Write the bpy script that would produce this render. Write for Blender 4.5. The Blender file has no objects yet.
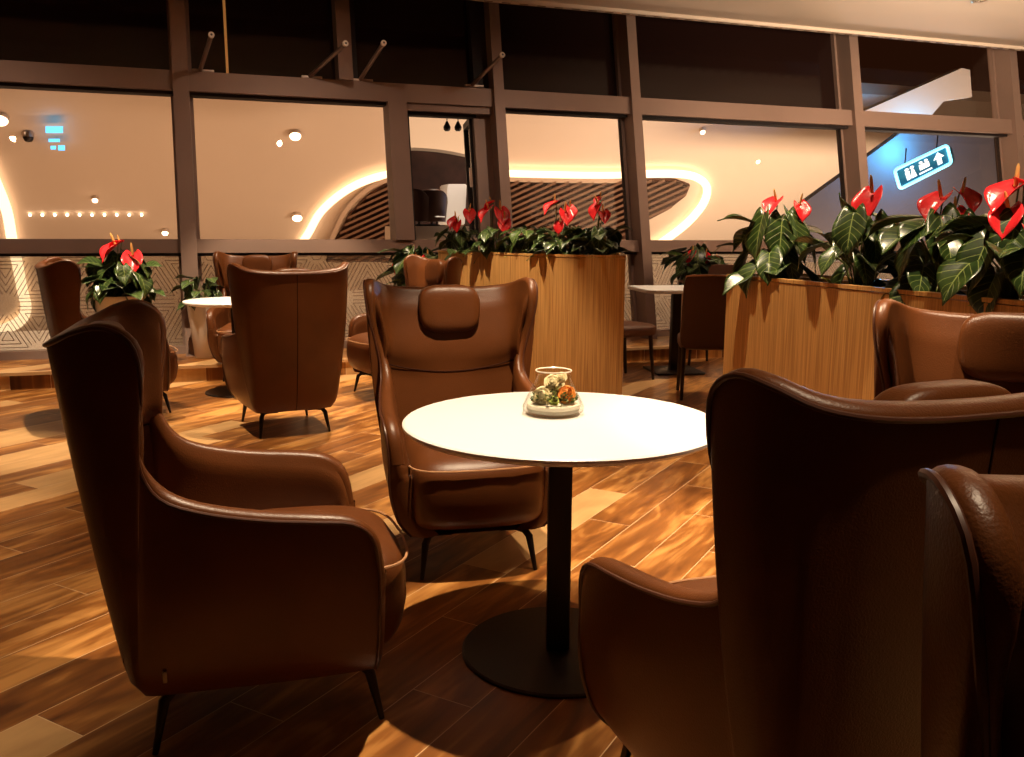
import bpy, bmesh, math, random
from mathutils import Vector, Matrix
import numpy as np

# ------------------------------------------------------------------ camera, world, exposure, lights
SC = bpy.context.scene
COL = SC.collection
PI = math.pi
CAM_H, PITCH, ROLL, FPX = 1.3015, 0.1666, 0.0058, 882.0
cd = bpy.data.cameras.new('camera'); cam = bpy.data.objects.new('camera', cd); COL.objects.link(cam)
SC.camera = cam
cd.sensor_width = 36.0; cd.lens = 36.0 * FPX / 1024.0; cd.clip_start = 0.02; cd.clip_end = 200
_f = Vector((0, math.cos(PITCH), -math.sin(PITCH)))
_u0 = Vector((0, math.sin(PITCH), math.cos(PITCH))); _r0 = Vector((1, 0, 0))
_r = _r0 * math.cos(ROLL) + _u0 * math.sin(ROLL); _u = -_r0 * math.sin(ROLL) + _u0 * math.cos(ROLL)
cam.matrix_world = Matrix(((_r.x, _u.x, -_f.x, 0), (_r.y, _u.y, -_f.y, 0), (_r.z, _u.z, -_f.z, CAM_H), (0, 0, 0, 1)))

SC.view_settings.view_transform = 'Standard'
SC.view_settings.look = 'None'
SC.view_settings.gamma = 1.0
SC.view_settings.use_curve_mapping = False
SC.view_settings.exposure = 0.0
SC.cycles.use_denoising = True
SC.cycles.max_bounces = 8; SC.cycles.transparent_max_bounces = 16
SC.cycles.sample_clamp_indirect = 4.0

w = bpy.data.worlds.new('world'); SC.world = w; w.use_nodes = True
w.node_tree.nodes['Background'].inputs[0].default_value = (0.12, 0.035, 0.012, 1)
w.node_tree.nodes['Background'].inputs[1].default_value = 0.15

def spot(name, loc, target, power, deg, blend=0.25, radius=0.035, col=(1.0, 0.66, 0.34)):
    l = bpy.data.lights.new(name, 'SPOT'); l.energy = power; l.spot_size = math.radians(deg); l.spot_blend = blend
    l.shadow_soft_size = radius; l.color = col
    o = bpy.data.objects.new(name, l); COL.objects.link(o); o.location = loc
    o.rotation_euler = (Vector(target) - Vector(loc)).to_track_quat('-Z', 'Y').to_euler()
    return o
def area(name, loc, target, power, sx, sy, col=(1.0, 0.66, 0.36), spread=180):
    l = bpy.data.lights.new(name, 'AREA'); l.shape = 'RECTANGLE'; l.size = sx; l.size_y = sy; l.energy = power; l.color = col
    l.spread = math.radians(spread)
    o = bpy.data.objects.new(name, l); COL.objects.link(o); o.location = loc
    o.rotation_euler = (Vector(target) - Vector(loc)).to_track_quat('-Z', 'Y').to_euler()
    return o
WARM = (1.0, 0.76, 0.50)
CEIL_Z = 3.60
# recessed ceiling downlights of the lounge
DOWN = [(0.22, 2.75, 900, 56), (-0.85, 4.95, 620, 46), (0.75, 4.5, 480, 50), (-0.75, 6.6, 760, 56), (-3.1, 6.5, 800, 62), (-3.3, 4.4, 420, 40),
        (1.60, 2.75, 460, 54), (1.05, 0.85, 270, 42), (1.5, 7.9, 260, 44), (-1.9, 7.7, 520, 58), (0.15, 6.75, 330, 30), (1.45, 4.3, 260, 36), (-2.35, 2.75, 330, 48)]
for i, (x, y, p, dg) in enumerate(DOWN):
    spot('downlight_beam', (x, y, CEIL_Z - 0.03), (x, y, 0), p, dg, 0.35, 0.03, WARM)
# added fill light that brightens the ceiling, not a fixture of the lounge
area('added_ceiling_fill', (4.6, 5.6, 2.4), (4.9, 7.5, 3.6), 270, 2.0, 0.5, (1.0, 0.74, 0.50), 110)
for x, y in ((-4.2, 5.6), (-1.3, 6.7), (1.3, 7.6), (3.6, 8.4), (5.6, 9.0)):  # added spots that brighten the window frames, no fixtures here
    t_ = (x - 0.55, y + 1.6, 1.6)
    spot('added_glazing_fill', (x, y, CEIL_Z - 0.03), t_, 72, 100, 1.0, 0.03, (1.0, 0.72, 0.52))
# the terminal hall beyond the glass: unseen lights added low down to brighten it
area('added_hall_fill', (-6, 12.5, -3.2), (-6, 19, 2.0), 400, 9, 1.0, (1.0, 0.60, 0.34))
area('added_hall_fill', (3, 14.5, -3.2), (3, 21, 2.0), 470, 9, 1.0, (1.0, 0.63, 0.38))
area('added_hall_fill', (8.5, 15.2, -2.6), (7.6, 19, 3.0), 1150, 3, 1.0, (1.0, 0.80, 0.60))

# ------------------------------------------------------------------ facade frame of reference
YAW, LEAN, FC = 0.3275, 0.217, 8.813
E = Vector((math.cos(YAW), math.sin(YAW), 0)); N = Vector((-math.sin(YAW), math.cos(YAW), 0))
def fp(u, z, off=0.0, lean=None):
    """point of the leaning glazing: u along it, z height, off towards the room"""
    L = LEAN if lean is None else lean
    return E * u + N * (FC + L * z - off) + Vector((0, 0, z))
HC, HL = 22.0, -1.5                        # the sloping shell of the terminal hall
def cast(px, py, c, l):
    d = _f + _r * ((px - 512) / FPX) + _u * ((378.5 - py) / FPX)
    t = (c + l * CAM_H) / (N.dot(d) - l * d.z)
    return Vector((0, 0, CAM_H)) + d * t
def hal(px, py, off=0.0): return cast(px, py, HC - off, HL)

# ------------------------------------------------------------------ materials
MATS = {}
def mat(name, col, rough=0.5, metal=0.0, emit=0.0, ecol=None, spec=0.5, coat=0.0, bump=0.0, bscale=200.0, var=0.0, vscale=3.0):
    if name in MATS: return MATS[name]
    m = bpy.data.materials.new(name); m.use_nodes = True
    nt = m.node_tree; b = nt.nodes['Principled BSDF']
    b.inputs['Base Color'].default_value = (*col, 1); b.inputs['Roughness'].default_value = rough
    b.inputs['Metallic'].default_value = metal; b.inputs['Specular IOR Level'].default_value = spec
    b.inputs['Coat Weight'].default_value = coat
    if emit:
        b.inputs['Emission Color'].default_value = (*(ecol or col), 1); b.inputs['Emission Strength'].default_value = emit
    tc = nt.nodes.new('ShaderNodeTexCoord')
    if bump:
        n = nt.nodes.new('ShaderNodeTexNoise'); n.inputs['Scale'].default_value = bscale; n.inputs['Detail'].default_value = 3
        bp = nt.nodes.new('ShaderNodeBump'); bp.inputs['Strength'].default_value = bump; bp.inputs['Distance'].default_value = 0.003
        nt.links.new(tc.outputs['Object'], n.inputs['Vector']); nt.links.new(n.outputs['Fac'], bp.inputs['Height'])
        nt.links.new(bp.outputs['Normal'], b.inputs['Normal'])
    if var:
        n = nt.nodes.new('ShaderNodeTexNoise'); n.inputs['Scale'].default_value = vscale; n.inputs['Detail'].default_value = 4
        r = nt.nodes.new('ShaderNodeValToRGB')
        r.color_ramp.elements[0].position = 0.3; r.color_ramp.elements[1].position = 0.7
        r.color_ramp.elements[0].color = (*[c * (1 - var) for c in col], 1); r.color_ramp.elements[1].color = (*[min(1, c * (1 + var)) for c in col], 1)
        nt.links.new(tc.outputs['Object'], n.inputs['Vector']); nt.links.new(n.outputs['Fac'], r.inputs['Fac'])
        nt.links.new(r.outputs['Color'], b.inputs['Base Color'])
    MATS[name] = m
    return m

LEATHER = mat('brown_leather', (0.098, 0.030, 0.0078), 0.36, bump=0.25, bscale=260, var=0.12, vscale=5, spec=0.32)
PIPING = mat('dark_leather_piping', (0.06, 0.018, 0.008), 0.4)
SEAM = mat('stitched_seam', (0.030, 0.009, 0.004), 0.95, spec=0.1)
BLACKM = mat('black_powder_coated_metal', (0.012, 0.007, 0.006), 0.42, 0.3, bump=0.1, bscale=500)
WHITE = mat('white_laminate', (0.80, 0.79, 0.79), 0.28, bump=0.03, bscale=60)
TAGM = mat('silver_tag', (0.20, 0.17, 0.15), 0.45, 0.8)
FRAME = mat('bronze_aluminium', (0.25, 0.165, 0.13), 0.5, 0.25, bump=0.05, bscale=90, var=0.08, vscale=1.2)
GASKET = mat('black_gasket', (0.012, 0.006, 0.006), 0.6)
CEILM = mat('ceiling_paint', (0.60, 0.50, 0.41), 0.8, bump=0.05, bscale=40)
WALLM = mat('wall_paint', (0.06, 0.03, 0.018), 0.8, bump=0.05, bscale=40)
CREAM = mat('cream_shell_paint', (0.72, 0.60, 0.48), 0.75, bump=0.05, bscale=3, var=0.03, vscale=0.25)
GLOW = mat('cove_light_diffuser', (1, 0.85, 0.65), 0.5, emit=2.2, ecol=(1.0, 0.80, 0.56))
SLATBACK = mat('dark_slat_backing', (0.075, 0.028, 0.014), 0.7, var=0.2, vscale=1)
SLATM = mat('metal_slat', (0.21, 0.115, 0.07), 0.5)
SOFFIT = mat('grey_bulkhead_paint', (0.075, 0.06, 0.062), 0.7, var=0.08, vscale=0.6)
CHROME = mat('brushed_steel', (0.55, 0.45, 0.38), 0.3, 0.9)
SOIL = mat('dark_potting_soil', (0.02, 0.012, 0.007), 0.95, bump=1.0, bscale=60)
POT = mat('white_ceramic', (0.78, 0.70, 0.62), 0.25)
RED = mat('red_spathe', (0.72, 0.024, 0.032), 0.25, spec=0.6, bump=0.4, bscale=70, var=0.25, vscale=14)
SPADIX = mat('cream_spadix', (0.80, 0.42, 0.12), 0.6, bump=0.8, bscale=400)
STEM = mat('green_stem', (0.09, 0.11, 0.02), 0.5, var=0.2, vscale=20)
LEDW = mat('lamp_diffuser', (1, 0.85, 0.7), 0.5, emit=9, ecol=(1.0, 0.80, 0.58))
LEDBLUE = mat('blue_tube', (0.2, 0.7, 1), 0.5, emit=3.2, ecol=(0.20, 0.75, 1.0))
DEEPBLUE = mat('deep_blue_reflection', (0.1, 0.5, 1), 0.5, emit=2.4, ecol=(0.10, 0.50, 1.0))
BLUEFACE = mat('blue_sign_face', (0.01, 0.12, 0.22), 0.4, emit=0.35, ecol=(0.02, 0.30, 0.55))
ICON = mat('white_pictogram', (1, 1, 1), 0.5, emit=1.6, ecol=(0.85, 0.97, 1.0))

def leaf_material():
    m = bpy.data.materials.new('anthurium_leaf'); m.use_nodes = True; nt = m.node_tree; b = nt.nodes['Principled BSDF']
    b.inputs['Roughness'].default_value = 0.30; b.inputs['Specular IOR Level'].default_value = 0.6
    uv = nt.nodes.new('ShaderNodeUVMap'); sep = nt.nodes.new('ShaderNodeSeparateXYZ'); nt.links.new(uv.outputs[0], sep.inputs[0])
    def M(op, a, bb=None):
        n = nt.nodes.new('ShaderNodeMath'); n.operation = op
        for i, v in enumerate((a, bb)):
            if v is None: continue
            if isinstance(v, (int, float)): n.inputs[i].default_value = v
            else: nt.links.new(v, n.inputs[i])
        return n.outputs[0]
    au = M('ABSOLUTE', M('SUBTRACT', sep.outputs[0], 0.5))
    mid = M('LESS_THAN', au, 0.018)
    ph = M('FRACT', M('MULTIPLY', M('SUBTRACT', sep.outputs[1], M('MULTIPLY', au, 0.55)), 7.0))
    side = M('LESS_THAN', ph, 0.11)
    vein = M('MAXIMUM', mid, M('MULTIPLY', side, 0.75))
    no = nt.nodes.new('ShaderNodeTexNoise'); no.inputs['Scale'].default_value = 18
    tc = nt.nodes.new('ShaderNodeTexCoord'); nt.links.new(tc.outputs['Object'], no.inputs['Vector'])
    oi = nt.nodes.new('ShaderNodeObjectInfo')
    ramp = nt.nodes.new('ShaderNodeValToRGB'); ramp.color_ramp.elements[0].position = 0.35; ramp.color_ramp.elements[1].position = 0.75
    ramp.color_ramp.elements[0].color = (0.012, 0.028, 0.006, 1); ramp.color_ramp.elements[1].color = (0.035, 0.068, 0.012, 1)
    nt.links.new(no.outputs['Fac'], ramp.inputs['Fac'])
    mx = nt.nodes.new('ShaderNodeMix'); mx.data_type = 'RGBA'
    nt.links.new(vein, mx.inputs[0]); nt.links.new(ramp.outputs[0], mx.inputs[6]); mx.inputs[7].default_value = (0.20, 0.25, 0.07, 1)
    nt.links.new(mx.outputs[2], b.inputs['Base Color'])
    bp = nt.nodes.new('ShaderNodeBump'); bp.inputs['Strength'].default_value = 0.5; bp.inputs['Distance'].default_value = 0.004
    nt.links.new(M('SUBTRACT', 1.0, vein), bp.inputs['Height']); nt.links.new(bp.outputs[0], b.inputs['Normal'])
    return m
LEAF = leaf_material()
YOUNG = mat('lime_green_foliage', (0.22, 0.34, 0.035), 0.35, var=0.3, vscale=20)

def veneer(name, c1, c2):
    m = bpy.data.materials.new(name); m.use_nodes = True; nt = m.node_tree; b = nt.nodes['Principled BSDF']
    b.inputs['Roughness'].default_value = 0.45
    tc = nt.nodes.new('ShaderNodeTexCoord'); mp = nt.nodes.new('ShaderNodeMapping'); mp.inputs['Scale'].default_value = (130, 130, 2.2)
    n = nt.nodes.new('ShaderNodeTexNoise'); n.inputs['Scale'].default_value = 1.0; n.inputs['Detail'].default_value = 5
    r = nt.nodes.new('ShaderNodeValToRGB'); r.color_ramp.elements[0].position = 0.35; r.color_ramp.elements[1].position = 0.65
    r.color_ramp.elements[0].color = (*c1, 1); r.color_ramp.elements[1].color = (*c2, 1)
    nt.links.new(tc.outputs['Object'], mp.inputs[0]); nt.links.new(mp.outputs[0], n.inputs['Vector'])
    nt.links.new(n.outputs['Fac'], r.inputs['Fac']); nt.links.new(r.outputs[0], b.inputs['Base Color'])
    bp = nt.nodes.new('ShaderNodeBump'); bp.inputs['Strength'].default_value = 0.15; bp.inputs['Distance'].default_value = 0.002
    nt.links.new(n.outputs['Fac'], bp.inputs['Height']); nt.links.new(bp.outputs[0], b.inputs['Normal'])
    return m
OAK = veneer('oak_veneer', (0.34, 0.165, 0.048), (0.56, 0.31, 0.10))

def floor_material(ang=0.515, WD=0.2, LG=1.2):
    m = bpy.data.materials.new('wood_plank_tiles'); m.use_nodes = True; nt = m.node_tree; b = nt.nodes['Principled BSDF']
    L = nt.links
    def M(op, a, bb=None):
        n = nt.nodes.new('ShaderNodeMath'); n.operation = op
        for i, v in enumerate((a, bb)):
            if v is None: continue
            if isinstance(v, (int, float)): n.inputs[i].default_value = v
            else: L.new(v, n.inputs[i])
        return n.outputs[0]
    tc = nt.nodes.new('ShaderNodeTexCoord'); mp = nt.nodes.new('ShaderNodeMapping'); mp.inputs['Rotation'].default_value = (0, 0, ang)
    L.new(tc.outputs['Object'], mp.inputs[0]); sp = nt.nodes.new('ShaderNodeSeparateXYZ'); L.new(mp.outputs[0], sp.inputs[0])
    X, Y = sp.outputs[0], sp.outputs[1]                # Y runs along the planks
    row = M('FLOOR', M('DIVIDE', X, WD))
    wn = nt.nodes.new('ShaderNodeTexWhiteNoise'); wn.noise_dimensions = '1D'; L.new(row, wn.inputs['W'])
    ys = M('ADD', M('DIVIDE', Y, LG), M('MULTIPLY', wn.outputs['Value'], 0.0)); ys = M('ADD', ys, M('MULTIPLY', row, 0.37))
    colm = M('FLOOR', ys)
    cx = nt.nodes.new('ShaderNodeCombineXYZ'); L.new(row, cx.inputs[0]); L.new(colm, cx.inputs[1])
    w2 = nt.nodes.new('ShaderNodeTexWhiteNoise'); w2.noise_dimensions = '2D'; L.new(cx.outputs[0], w2.inputs['Vector'])
    idv = w2.outputs['Value']
    fx = M('FRACT', M('DIVIDE', X, WD)); fy = M('FRACT', ys)
    gx = M('MINIMUM', fx, M('SUBTRACT', 1.0, fx)); gy = M('MINIMUM', fy, M('SUBTRACT', 1.0, fy))
    grout = M('MAXIMUM', M('LESS_THAN', gx, 0.0016 / WD), M('LESS_THAN', gy, 0.0016 / LG))
    # grain
    gv = nt.nodes.new('ShaderNodeCombineXYZ'); L.new(M('MULTIPLY', X, 22.0), gv.inputs[0]); L.new(M('MULTIPLY', Y, 2.2), gv.inputs[1]); L.new(M('MULTIPLY', idv, 60.0), gv.inputs[2])
    n1 = nt.nodes.new('ShaderNodeTexNoise'); n1.inputs['Scale'].default_value = 1.0; n1.inputs['Detail'].default_value = 6; n1.inputs['Distortion'].default_value = 0.6
    L.new(gv.outputs[0], n1.inputs['Vector'])
    gv2 = nt.nodes.new('ShaderNodeCombineXYZ'); L.new(M('MULTIPLY', X, 5.0), gv2.inputs[0]); L.new(M('MULTIPLY', Y, 1.3), gv2.inputs[1]); L.new(M('MULTIPLY', idv, 31.0), gv2.inputs[2])
    n2 = nt.nodes.new('ShaderNodeTexNoise'); n2.inputs['Scale'].default_value = 1.0; n2.inputs['Detail'].default_value = 2; n2.inputs['Distortion'].default_value = 2.5
    L.new(gv2.outputs[0], n2.inputs['Vector'])
    g = M('ADD', M('MULTIPLY', n1.outputs['Fac'], 0.38), M('MULTIPLY', n2.outputs['Fac'], 0.62))
    g = M('ADD', g, M('MULTIPLY', M('SUBTRACT', idv, 0.5), 0.16))
    r = nt.nodes.new('ShaderNodeValToRGB'); cr = r.color_ramp
    cr.elements[0].position = 0.28; cr.elements[0].color = (0.075, 0.022, 0.005, 1)
    cr.elements[1].position = 0.66; cr.elements[1].color = (0.52, 0.25, 0.07, 1)
    e = cr.elements.new(0.50); e.color = (0.23, 0.085, 0.018, 1)
    L.new(g, r.inputs['Fac'])
    pale = nt.nodes.new('ShaderNodeMix'); pale.data_type = 'RGBA'
    L.new(M('MULTIPLY', M('GREATER_THAN', idv, 0.90), 0.85), pale.inputs[0]); L.new(r.outputs[0], pale.inputs[6])
    pr = nt.nodes.new('ShaderNodeValToRGB'); pr.color_ramp.elements[0].color = (0.38, 0.20, 0.075, 1); pr.color_ramp.elements[1].color = (0.66, 0.42, 0.19, 1)
    L.new(g, pr.inputs['Fac']); L.new(pr.outputs[0], pale.inputs[7])
    gm = nt.nodes.new('ShaderNodeMix'); gm.data_type = 'RGBA'; L.new(grout, gm.inputs[0]); L.new(pale.outputs[2], gm.inputs[6]); gm.inputs[7].default_value = (0.62, 0.42, 0.24, 1)
    L.new(gm.outputs[2], b.inputs['Base Color'])
    b.inputs['Roughness'].default_value = 0.33; b.inputs['Specular IOR Level'].default_value = 0.4
    bp = nt.nodes.new('ShaderNodeBump'); bp.inputs['Strength'].default_value = 0.12; bp.inputs['Distance'].default_value = 0.003
    L.new(M('SUBTRACT', n1.outputs['Fac'], M('MULTIPLY', grout, 1.0)), bp.inputs['Height']); L.new(bp.outputs[0], b.inputs['Normal'])
    return m
FLOORM = floor_material()

def glass_mix(name, tint, gloss, rough=0.0, milk=0.0, milkcol=(0.8, 0.7, 0.6), cloth=None):
    m = bpy.data.materials.new(name); m.use_nodes = True; nt = m.node_tree
    nt.nodes.remove(nt.nodes['Principled BSDF']); out = nt.nodes['Material Output']
    t = nt.nodes.new('ShaderNodeBsdfTransparent'); t.inputs[0].default_value = (*tint, 1)
    g = nt.nodes.new('ShaderNodeBsdfGlossy'); g.inputs['Roughness'].default_value = rough
    src = t.outputs[0]
    if milk:
        d = nt.nodes.new('ShaderNodeBsdfDiffuse'); d.inputs[0].default_value = (*milkcol, 1)
        tl = nt.nodes.new('ShaderNodeBsdfTranslucent'); tl.inputs[0].default_value = (*milkcol, 1)
        ad = nt.nodes.new('ShaderNodeMixShader'); ad.inputs[0].default_value = 0.5
        nt.links.new(d.outputs[0], ad.inputs[1]); nt.links.new(tl.outputs[0], ad.inputs[2])
        mm = nt.nodes.new('ShaderNodeMixShader'); mm.inputs[0].default_value = milk
        nt.links.new(src, mm.inputs[1]); nt.links.new(ad.outputs[0], mm.inputs[2]); src = mm.outputs[0]
    x = nt.nodes.new('ShaderNodeMixShader')
    lw = nt.nodes.new('ShaderNodeLayerWeight'); lw.inputs[0].default_value = 0.5
    pw = nt.nodes.new('ShaderNodeMath'); pw.operation = 'POWER'; pw.inputs[1].default_value = 3.5; nt.links.new(lw.outputs['Facing'], pw.inputs[0])
    mu = nt.nodes.new('ShaderNodeMath'); mu.operation = 'MULTIPLY_ADD'; mu.inputs[1].default_value = 0.6 * gloss; mu.inputs[2].default_value = 0.03 * gloss
    nt.links.new(pw.outputs[0], mu.inputs[0]); nt.links.new(mu.outputs[0], x.inputs[0])
    nt.links.new(src, x.inputs[1]); nt.links.new(g.outputs[0], x.inputs[2]); nt.links.new(x.outputs[0], out.inputs[0])
    return m
CLEAR = glass_mix('clear_window_glass', (0.93, 0.88, 0.84), 0.8)
FROST = glass_mix('frosted_film_glass', (0.97, 0.91, 0.82), 0.6, milk=0.28, milkcol=(0.8, 0.72, 0.62))
DARKG = mat('dark_spandrel_glass', (0.012, 0.005, 0.004), 0.12, spec=0.5)
VASEG = glass_mix('vase_glass', (0.98, 0.98, 0.96), 0.7, 0.02)

# ------------------------------------------------------------------ mesh helpers
def link(name, me, m, parent=None, smooth=True):
    o = bpy.data.objects.new(name, me); COL.objects.link(o)
    if m is not None: me.materials.append(m)
    if parent is not None: o.parent = parent
    if smooth:
        for p in me.polygons: p.use_smooth = True
    return o
def obj(name, bm, m, parent=None, smooth=True, fix=True):
    if fix: bmesh.ops.recalc_face_normals(bm, faces=bm.faces)
    me = bpy.data.meshes.new(name); bm.to_mesh(me); bm.free()
    o = link(name, me, m, parent, smooth)
    if smooth: 
        try: me.set_sharp_from_angle(angle=math.radians(38))
        except Exception: pass
    return o
def tag(o, label=None, cat=None, group=None, kind=None):
    if label: o['label'] = label
    if cat: o['category'] = cat
    if group: o['group'] = group
    if kind: o['kind'] = kind
    return o
def thing(name, label, cat, loc=(0, 0, 0), rz=0, group=None):
    o = bpy.data.objects.new(name, None); COL.objects.link(o); o.location = loc; o.rotation_euler = (0, 0, rz)
    o.empty_display_size = 0.1
    return tag(o, label, cat, group)
def struct(name, bm, m, smooth=False):
    return tag(obj(name, bm, m, None, smooth), kind='structure')
def copy_tree(o, parent=None):
    c = o.copy(); COL.objects.link(c)
    if parent is not None: c.parent = parent
    for ch in [x for x in ALL_CHILDREN.get(o.name, [])]: copy_tree(ch, c)
    return c
ALL_CHILDREN = {}
def index_children():
    ALL_CHILDREN.clear()
    for o in list(COL.objects):
        if o.parent is not None: ALL_CHILDREN.setdefault(o.parent.name, []).append(o)

def box_pts(bm, P):
    """P: 8 points, bottom ring 0-3, top ring 4-7"""
    v = [bm.verts.new(p) for p in P]
    for f in ((0, 3, 2, 1), (4, 5, 6, 7), (0, 1, 5, 4), (1, 2, 6, 5), (2, 3, 7, 6), (3, 0, 4, 7)): bm.faces.new([v[i] for i in f])
def add_box(bm, c, s, rot=None, bev=0.0):
    b2 = bmesh.new(); bmesh.ops.create_cube(b2, size=1.0)
    bmesh.ops.scale(b2, vec=s, verts=b2.verts)
    if bev: bmesh.ops.bevel(b2, geom=list(b2.edges), offset=bev, segments=3, affect='EDGES', profile=0.5)
    M = Matrix.Translation(Vector(c)) @ (rot.to_4x4() if rot else Matrix.Identity(4))
    bmesh.ops.transform(b2, matrix=M, verts=b2.verts)
    me = bpy.data.meshes.new('tmp'); b2.to_mesh(me); b2.free(); bm.from_mesh(me); bpy.data.meshes.remove(me)
def add_tube(bm, pts, rad, seg=10, cap=True):
    pts = [Vector(p) for p in pts]; n = len(pts)
    rr = rad if isinstance(rad, (list, tuple)) else [rad] * n
    rings = []; prev = None
    for i, p in enumerate(pts):
        d = (pts[min(i + 1, n - 1)] - pts[max(i - 1, 0)])
        if d.length < 1e-9: d = Vector((0, 0, 1))
        d.normalize()
        if prev is None:
            a = d.orthogonal().normalized()
        else:
            a = prev - d * prev.dot(d)
            a = a.normalized() if a.length > 1e-6 else d.orthogonal().normalized()
        prev = a; b = d.cross(a)
        rings.append([bm.verts.new(p + (a * math.cos(2 * PI * k / seg) + b * math.sin(2 * PI * k / seg)) * rr[i]) for k in range(seg)])
    for i in range(n - 1):
        for k in range(seg):
            bm.faces.new((rings[i][k], rings[i][(k + 1) % seg], rings[i + 1][(k + 1) % seg], rings[i + 1][k]))
    if cap:
        bm.faces.new(rings[0]); bm.faces.new(rings[-1])
def add_lathe(bm, prof, c=(0, 0, 0), seg=48, cap0=True, cap1=True):
    rings = []
    for r, z in prof:
        rings.append([bm.verts.new((c[0] + max(r, 1e-4) * math.cos(2 * PI * k / seg), c[1] + max(r, 1e-4) * math.sin(2 * PI * k / seg), c[2] + z)) for k in range(seg)])
    for i in range(len(prof) - 1):
        for k in range(seg): bm.faces.new((rings[i][k], rings[i][(k + 1) % seg], rings[i + 1][(k + 1) % seg], rings[i + 1][k]))
    if cap0: bm.faces.new(rings[0])
    if cap1: bm.faces.new(rings[-1])
def add_prism(bm, poly, z0, z1):
    a = [bm.verts.new((p[0], p[1], z0)) for p in poly]; b = [bm.verts.new((p[0], p[1], z1)) for p in poly]
    bm.faces.new(a); bm.faces.new(b); n = len(poly)
    for i in range(n): bm.faces.new((a[i], a[(i + 1) % n], b[(i + 1) % n], b[i]))
def grid_mesh(bm, P, wrap=False):
    """P[i][j] points"""
    V = [[bm.verts.new(p) for p in row] for row in P]; ni, nj = len(V), len(V[0])
    for i in range(ni - 1):
        for j in range(nj - 1 if not wrap else nj):
            q = (V[i][j], V[i][(j + 1) % nj], V[i + 1][(j + 1) % nj], V[i + 1][j])
            try: bm.faces.new(q)
            except ValueError: pass
    return V
def catmull(pts, n):
    P = np.array(pts, float); m = len(P); out = []
    for t in np.linspace(0, m - 1, n):
        i = min(int(t), m - 2); f = t - i
        p0 = P[max(i - 1, 0)]; p1 = P[i]; p2 = P[i + 1]; p3 = P[min(i + 2, m - 1)]
        out.append(0.5 * ((2 * p1) + (-p0 + p2) * f + (2 * p0 - 5 * p1 + 4 * p2 - p3) * f * f + (-p0 + 3 * p1 - 3 * p2 + p3) * f ** 3))
    return np.array(out)

# ------------------------------------------------------------------ room shell
PL = 0.14                                                          # height of the step below the glazing
UL, UR = -6.5, 13.5
def fl(u, off, z=0.0): p = E * u + N * (FC - off); return Vector((p.x, p.y, z))
bm = bmesh.new()
a, b_ = fl(UL, 0.85), fl(UR, 0.85)
poly = [(-6.2, -3.0), (12.0, -3.0), (12.0, b_.y), (b_.x, b_.y), (a.x, a.y), (-6.2, a.y)]
poly = [(-8.5, -3.0), (11.5, -3.0), (b_.x, b_.y), (a.x, a.y)]
add_prism(bm, poly, -0.12, 0.0)
struct('floor', bm, FLOORM)
bm = bmesh.new()
box_pts(bm, [fl(UL, 0.85, -0.1), fl(UR, 0.85, -0.1), fl(UR, -0.25, -0.1), fl(UL, -0.25, -0.1), fl(UL, 0.85, PL), fl(UR, 0.85, PL), fl(UR, -0.25, PL), fl(UL, -0.25, PL)])
struct('floor_step', bm, FLOORM)
bm = bmesh.new()
box_pts(bm, [fl(UL, 0.875, PL - 0.022), fl(UR, 0.875, PL - 0.022), fl(UR, 0.82, PL - 0.022), fl(UL, 0.82, PL - 0.022),
             fl(UL, 0.875, PL + 0.004), fl(UR, 0.875, PL + 0.004), fl(UR, 0.82, PL + 0.004), fl(UL, 0.82, PL + 0.004)])
struct('trim_1', bm, mat('step_nosing', (0.50, 0.30, 0.14), 0.3))
# ceiling, with its edge held back from the glass
OFFC = 0.30 - LEAN * CEIL_Z + 0.35
def ce(u, z): p = E * u + N * (FC - OFFC); return Vector((p.x, p.y, z))
bm = bmesh.new(); a, b_ = ce(UL, 0), ce(UR, 0)
add_prism(bm, [(-8.5, -3.0), (11.5, -3.0), (b_.x, b_.y), (a.x, a.y)], CEIL_Z, CEIL_Z + 0.16)
struct('ceiling', bm, CEILM)
bm = bmesh.new()
for dz0, dz1, d0, d1 in ((-0.03, 0.16, -0.03, 0.0), (-0.035, 0.0, -0.03, 0.05)):
    P = []
    for z in (CEIL_Z + dz0, CEIL_Z + dz1):
        for u, o_ in ((UL, d0), (UR, d0), (UR, d1), (UL, d1)):
            p = E * u + N * (FC - OFFC - o_); P.append(Vector((p.x, p.y, z)))
    box_pts(bm, P)
struct('trim_2', bm, CEILM)
bm = bmesh.new()
for k in range(60):
    u = 2.0 + k * 0.19
    for s in (0,):
        p = E * u + N * (FC - OFFC - 0.012); add_box(bm, (p.x, p.y, CEIL_Z - 0.037), (0.09, 0.012, 0.006), Matrix.Rotation(YAW, 3, 'Z'))
struct('trim_3', bm, mat('ceiling_slot_shadow_gap', (0.10, 0.05, 0.03), 0.7))
for nm, p0, p1 in (('wall_back', (-8.5, -3), (11.5, -3)), ('wall_left', (-8.5, -3), tuple(fl(UL, -1.0))[:2]), ('wall_right', (11.5, -3), tuple(fl(UR, -1.2))[:2])):
    d = (Vector(p1) - Vector(p0)).normalized(); nn = Vector((-d.y, d.x)) * 0.06
    bm = bmesh.new(); add_prism(bm, [(p0[0] - nn.x, p0[1] - nn.y), (p1[0] - nn.x, p1[1] - nn.y), (p1[0] + nn.x, p1[1] + nn.y), (p0[0] + nn.x, p0[1] + nn.y)], 0, 4.6)
    struct(nm, bm, WALLM)

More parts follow.
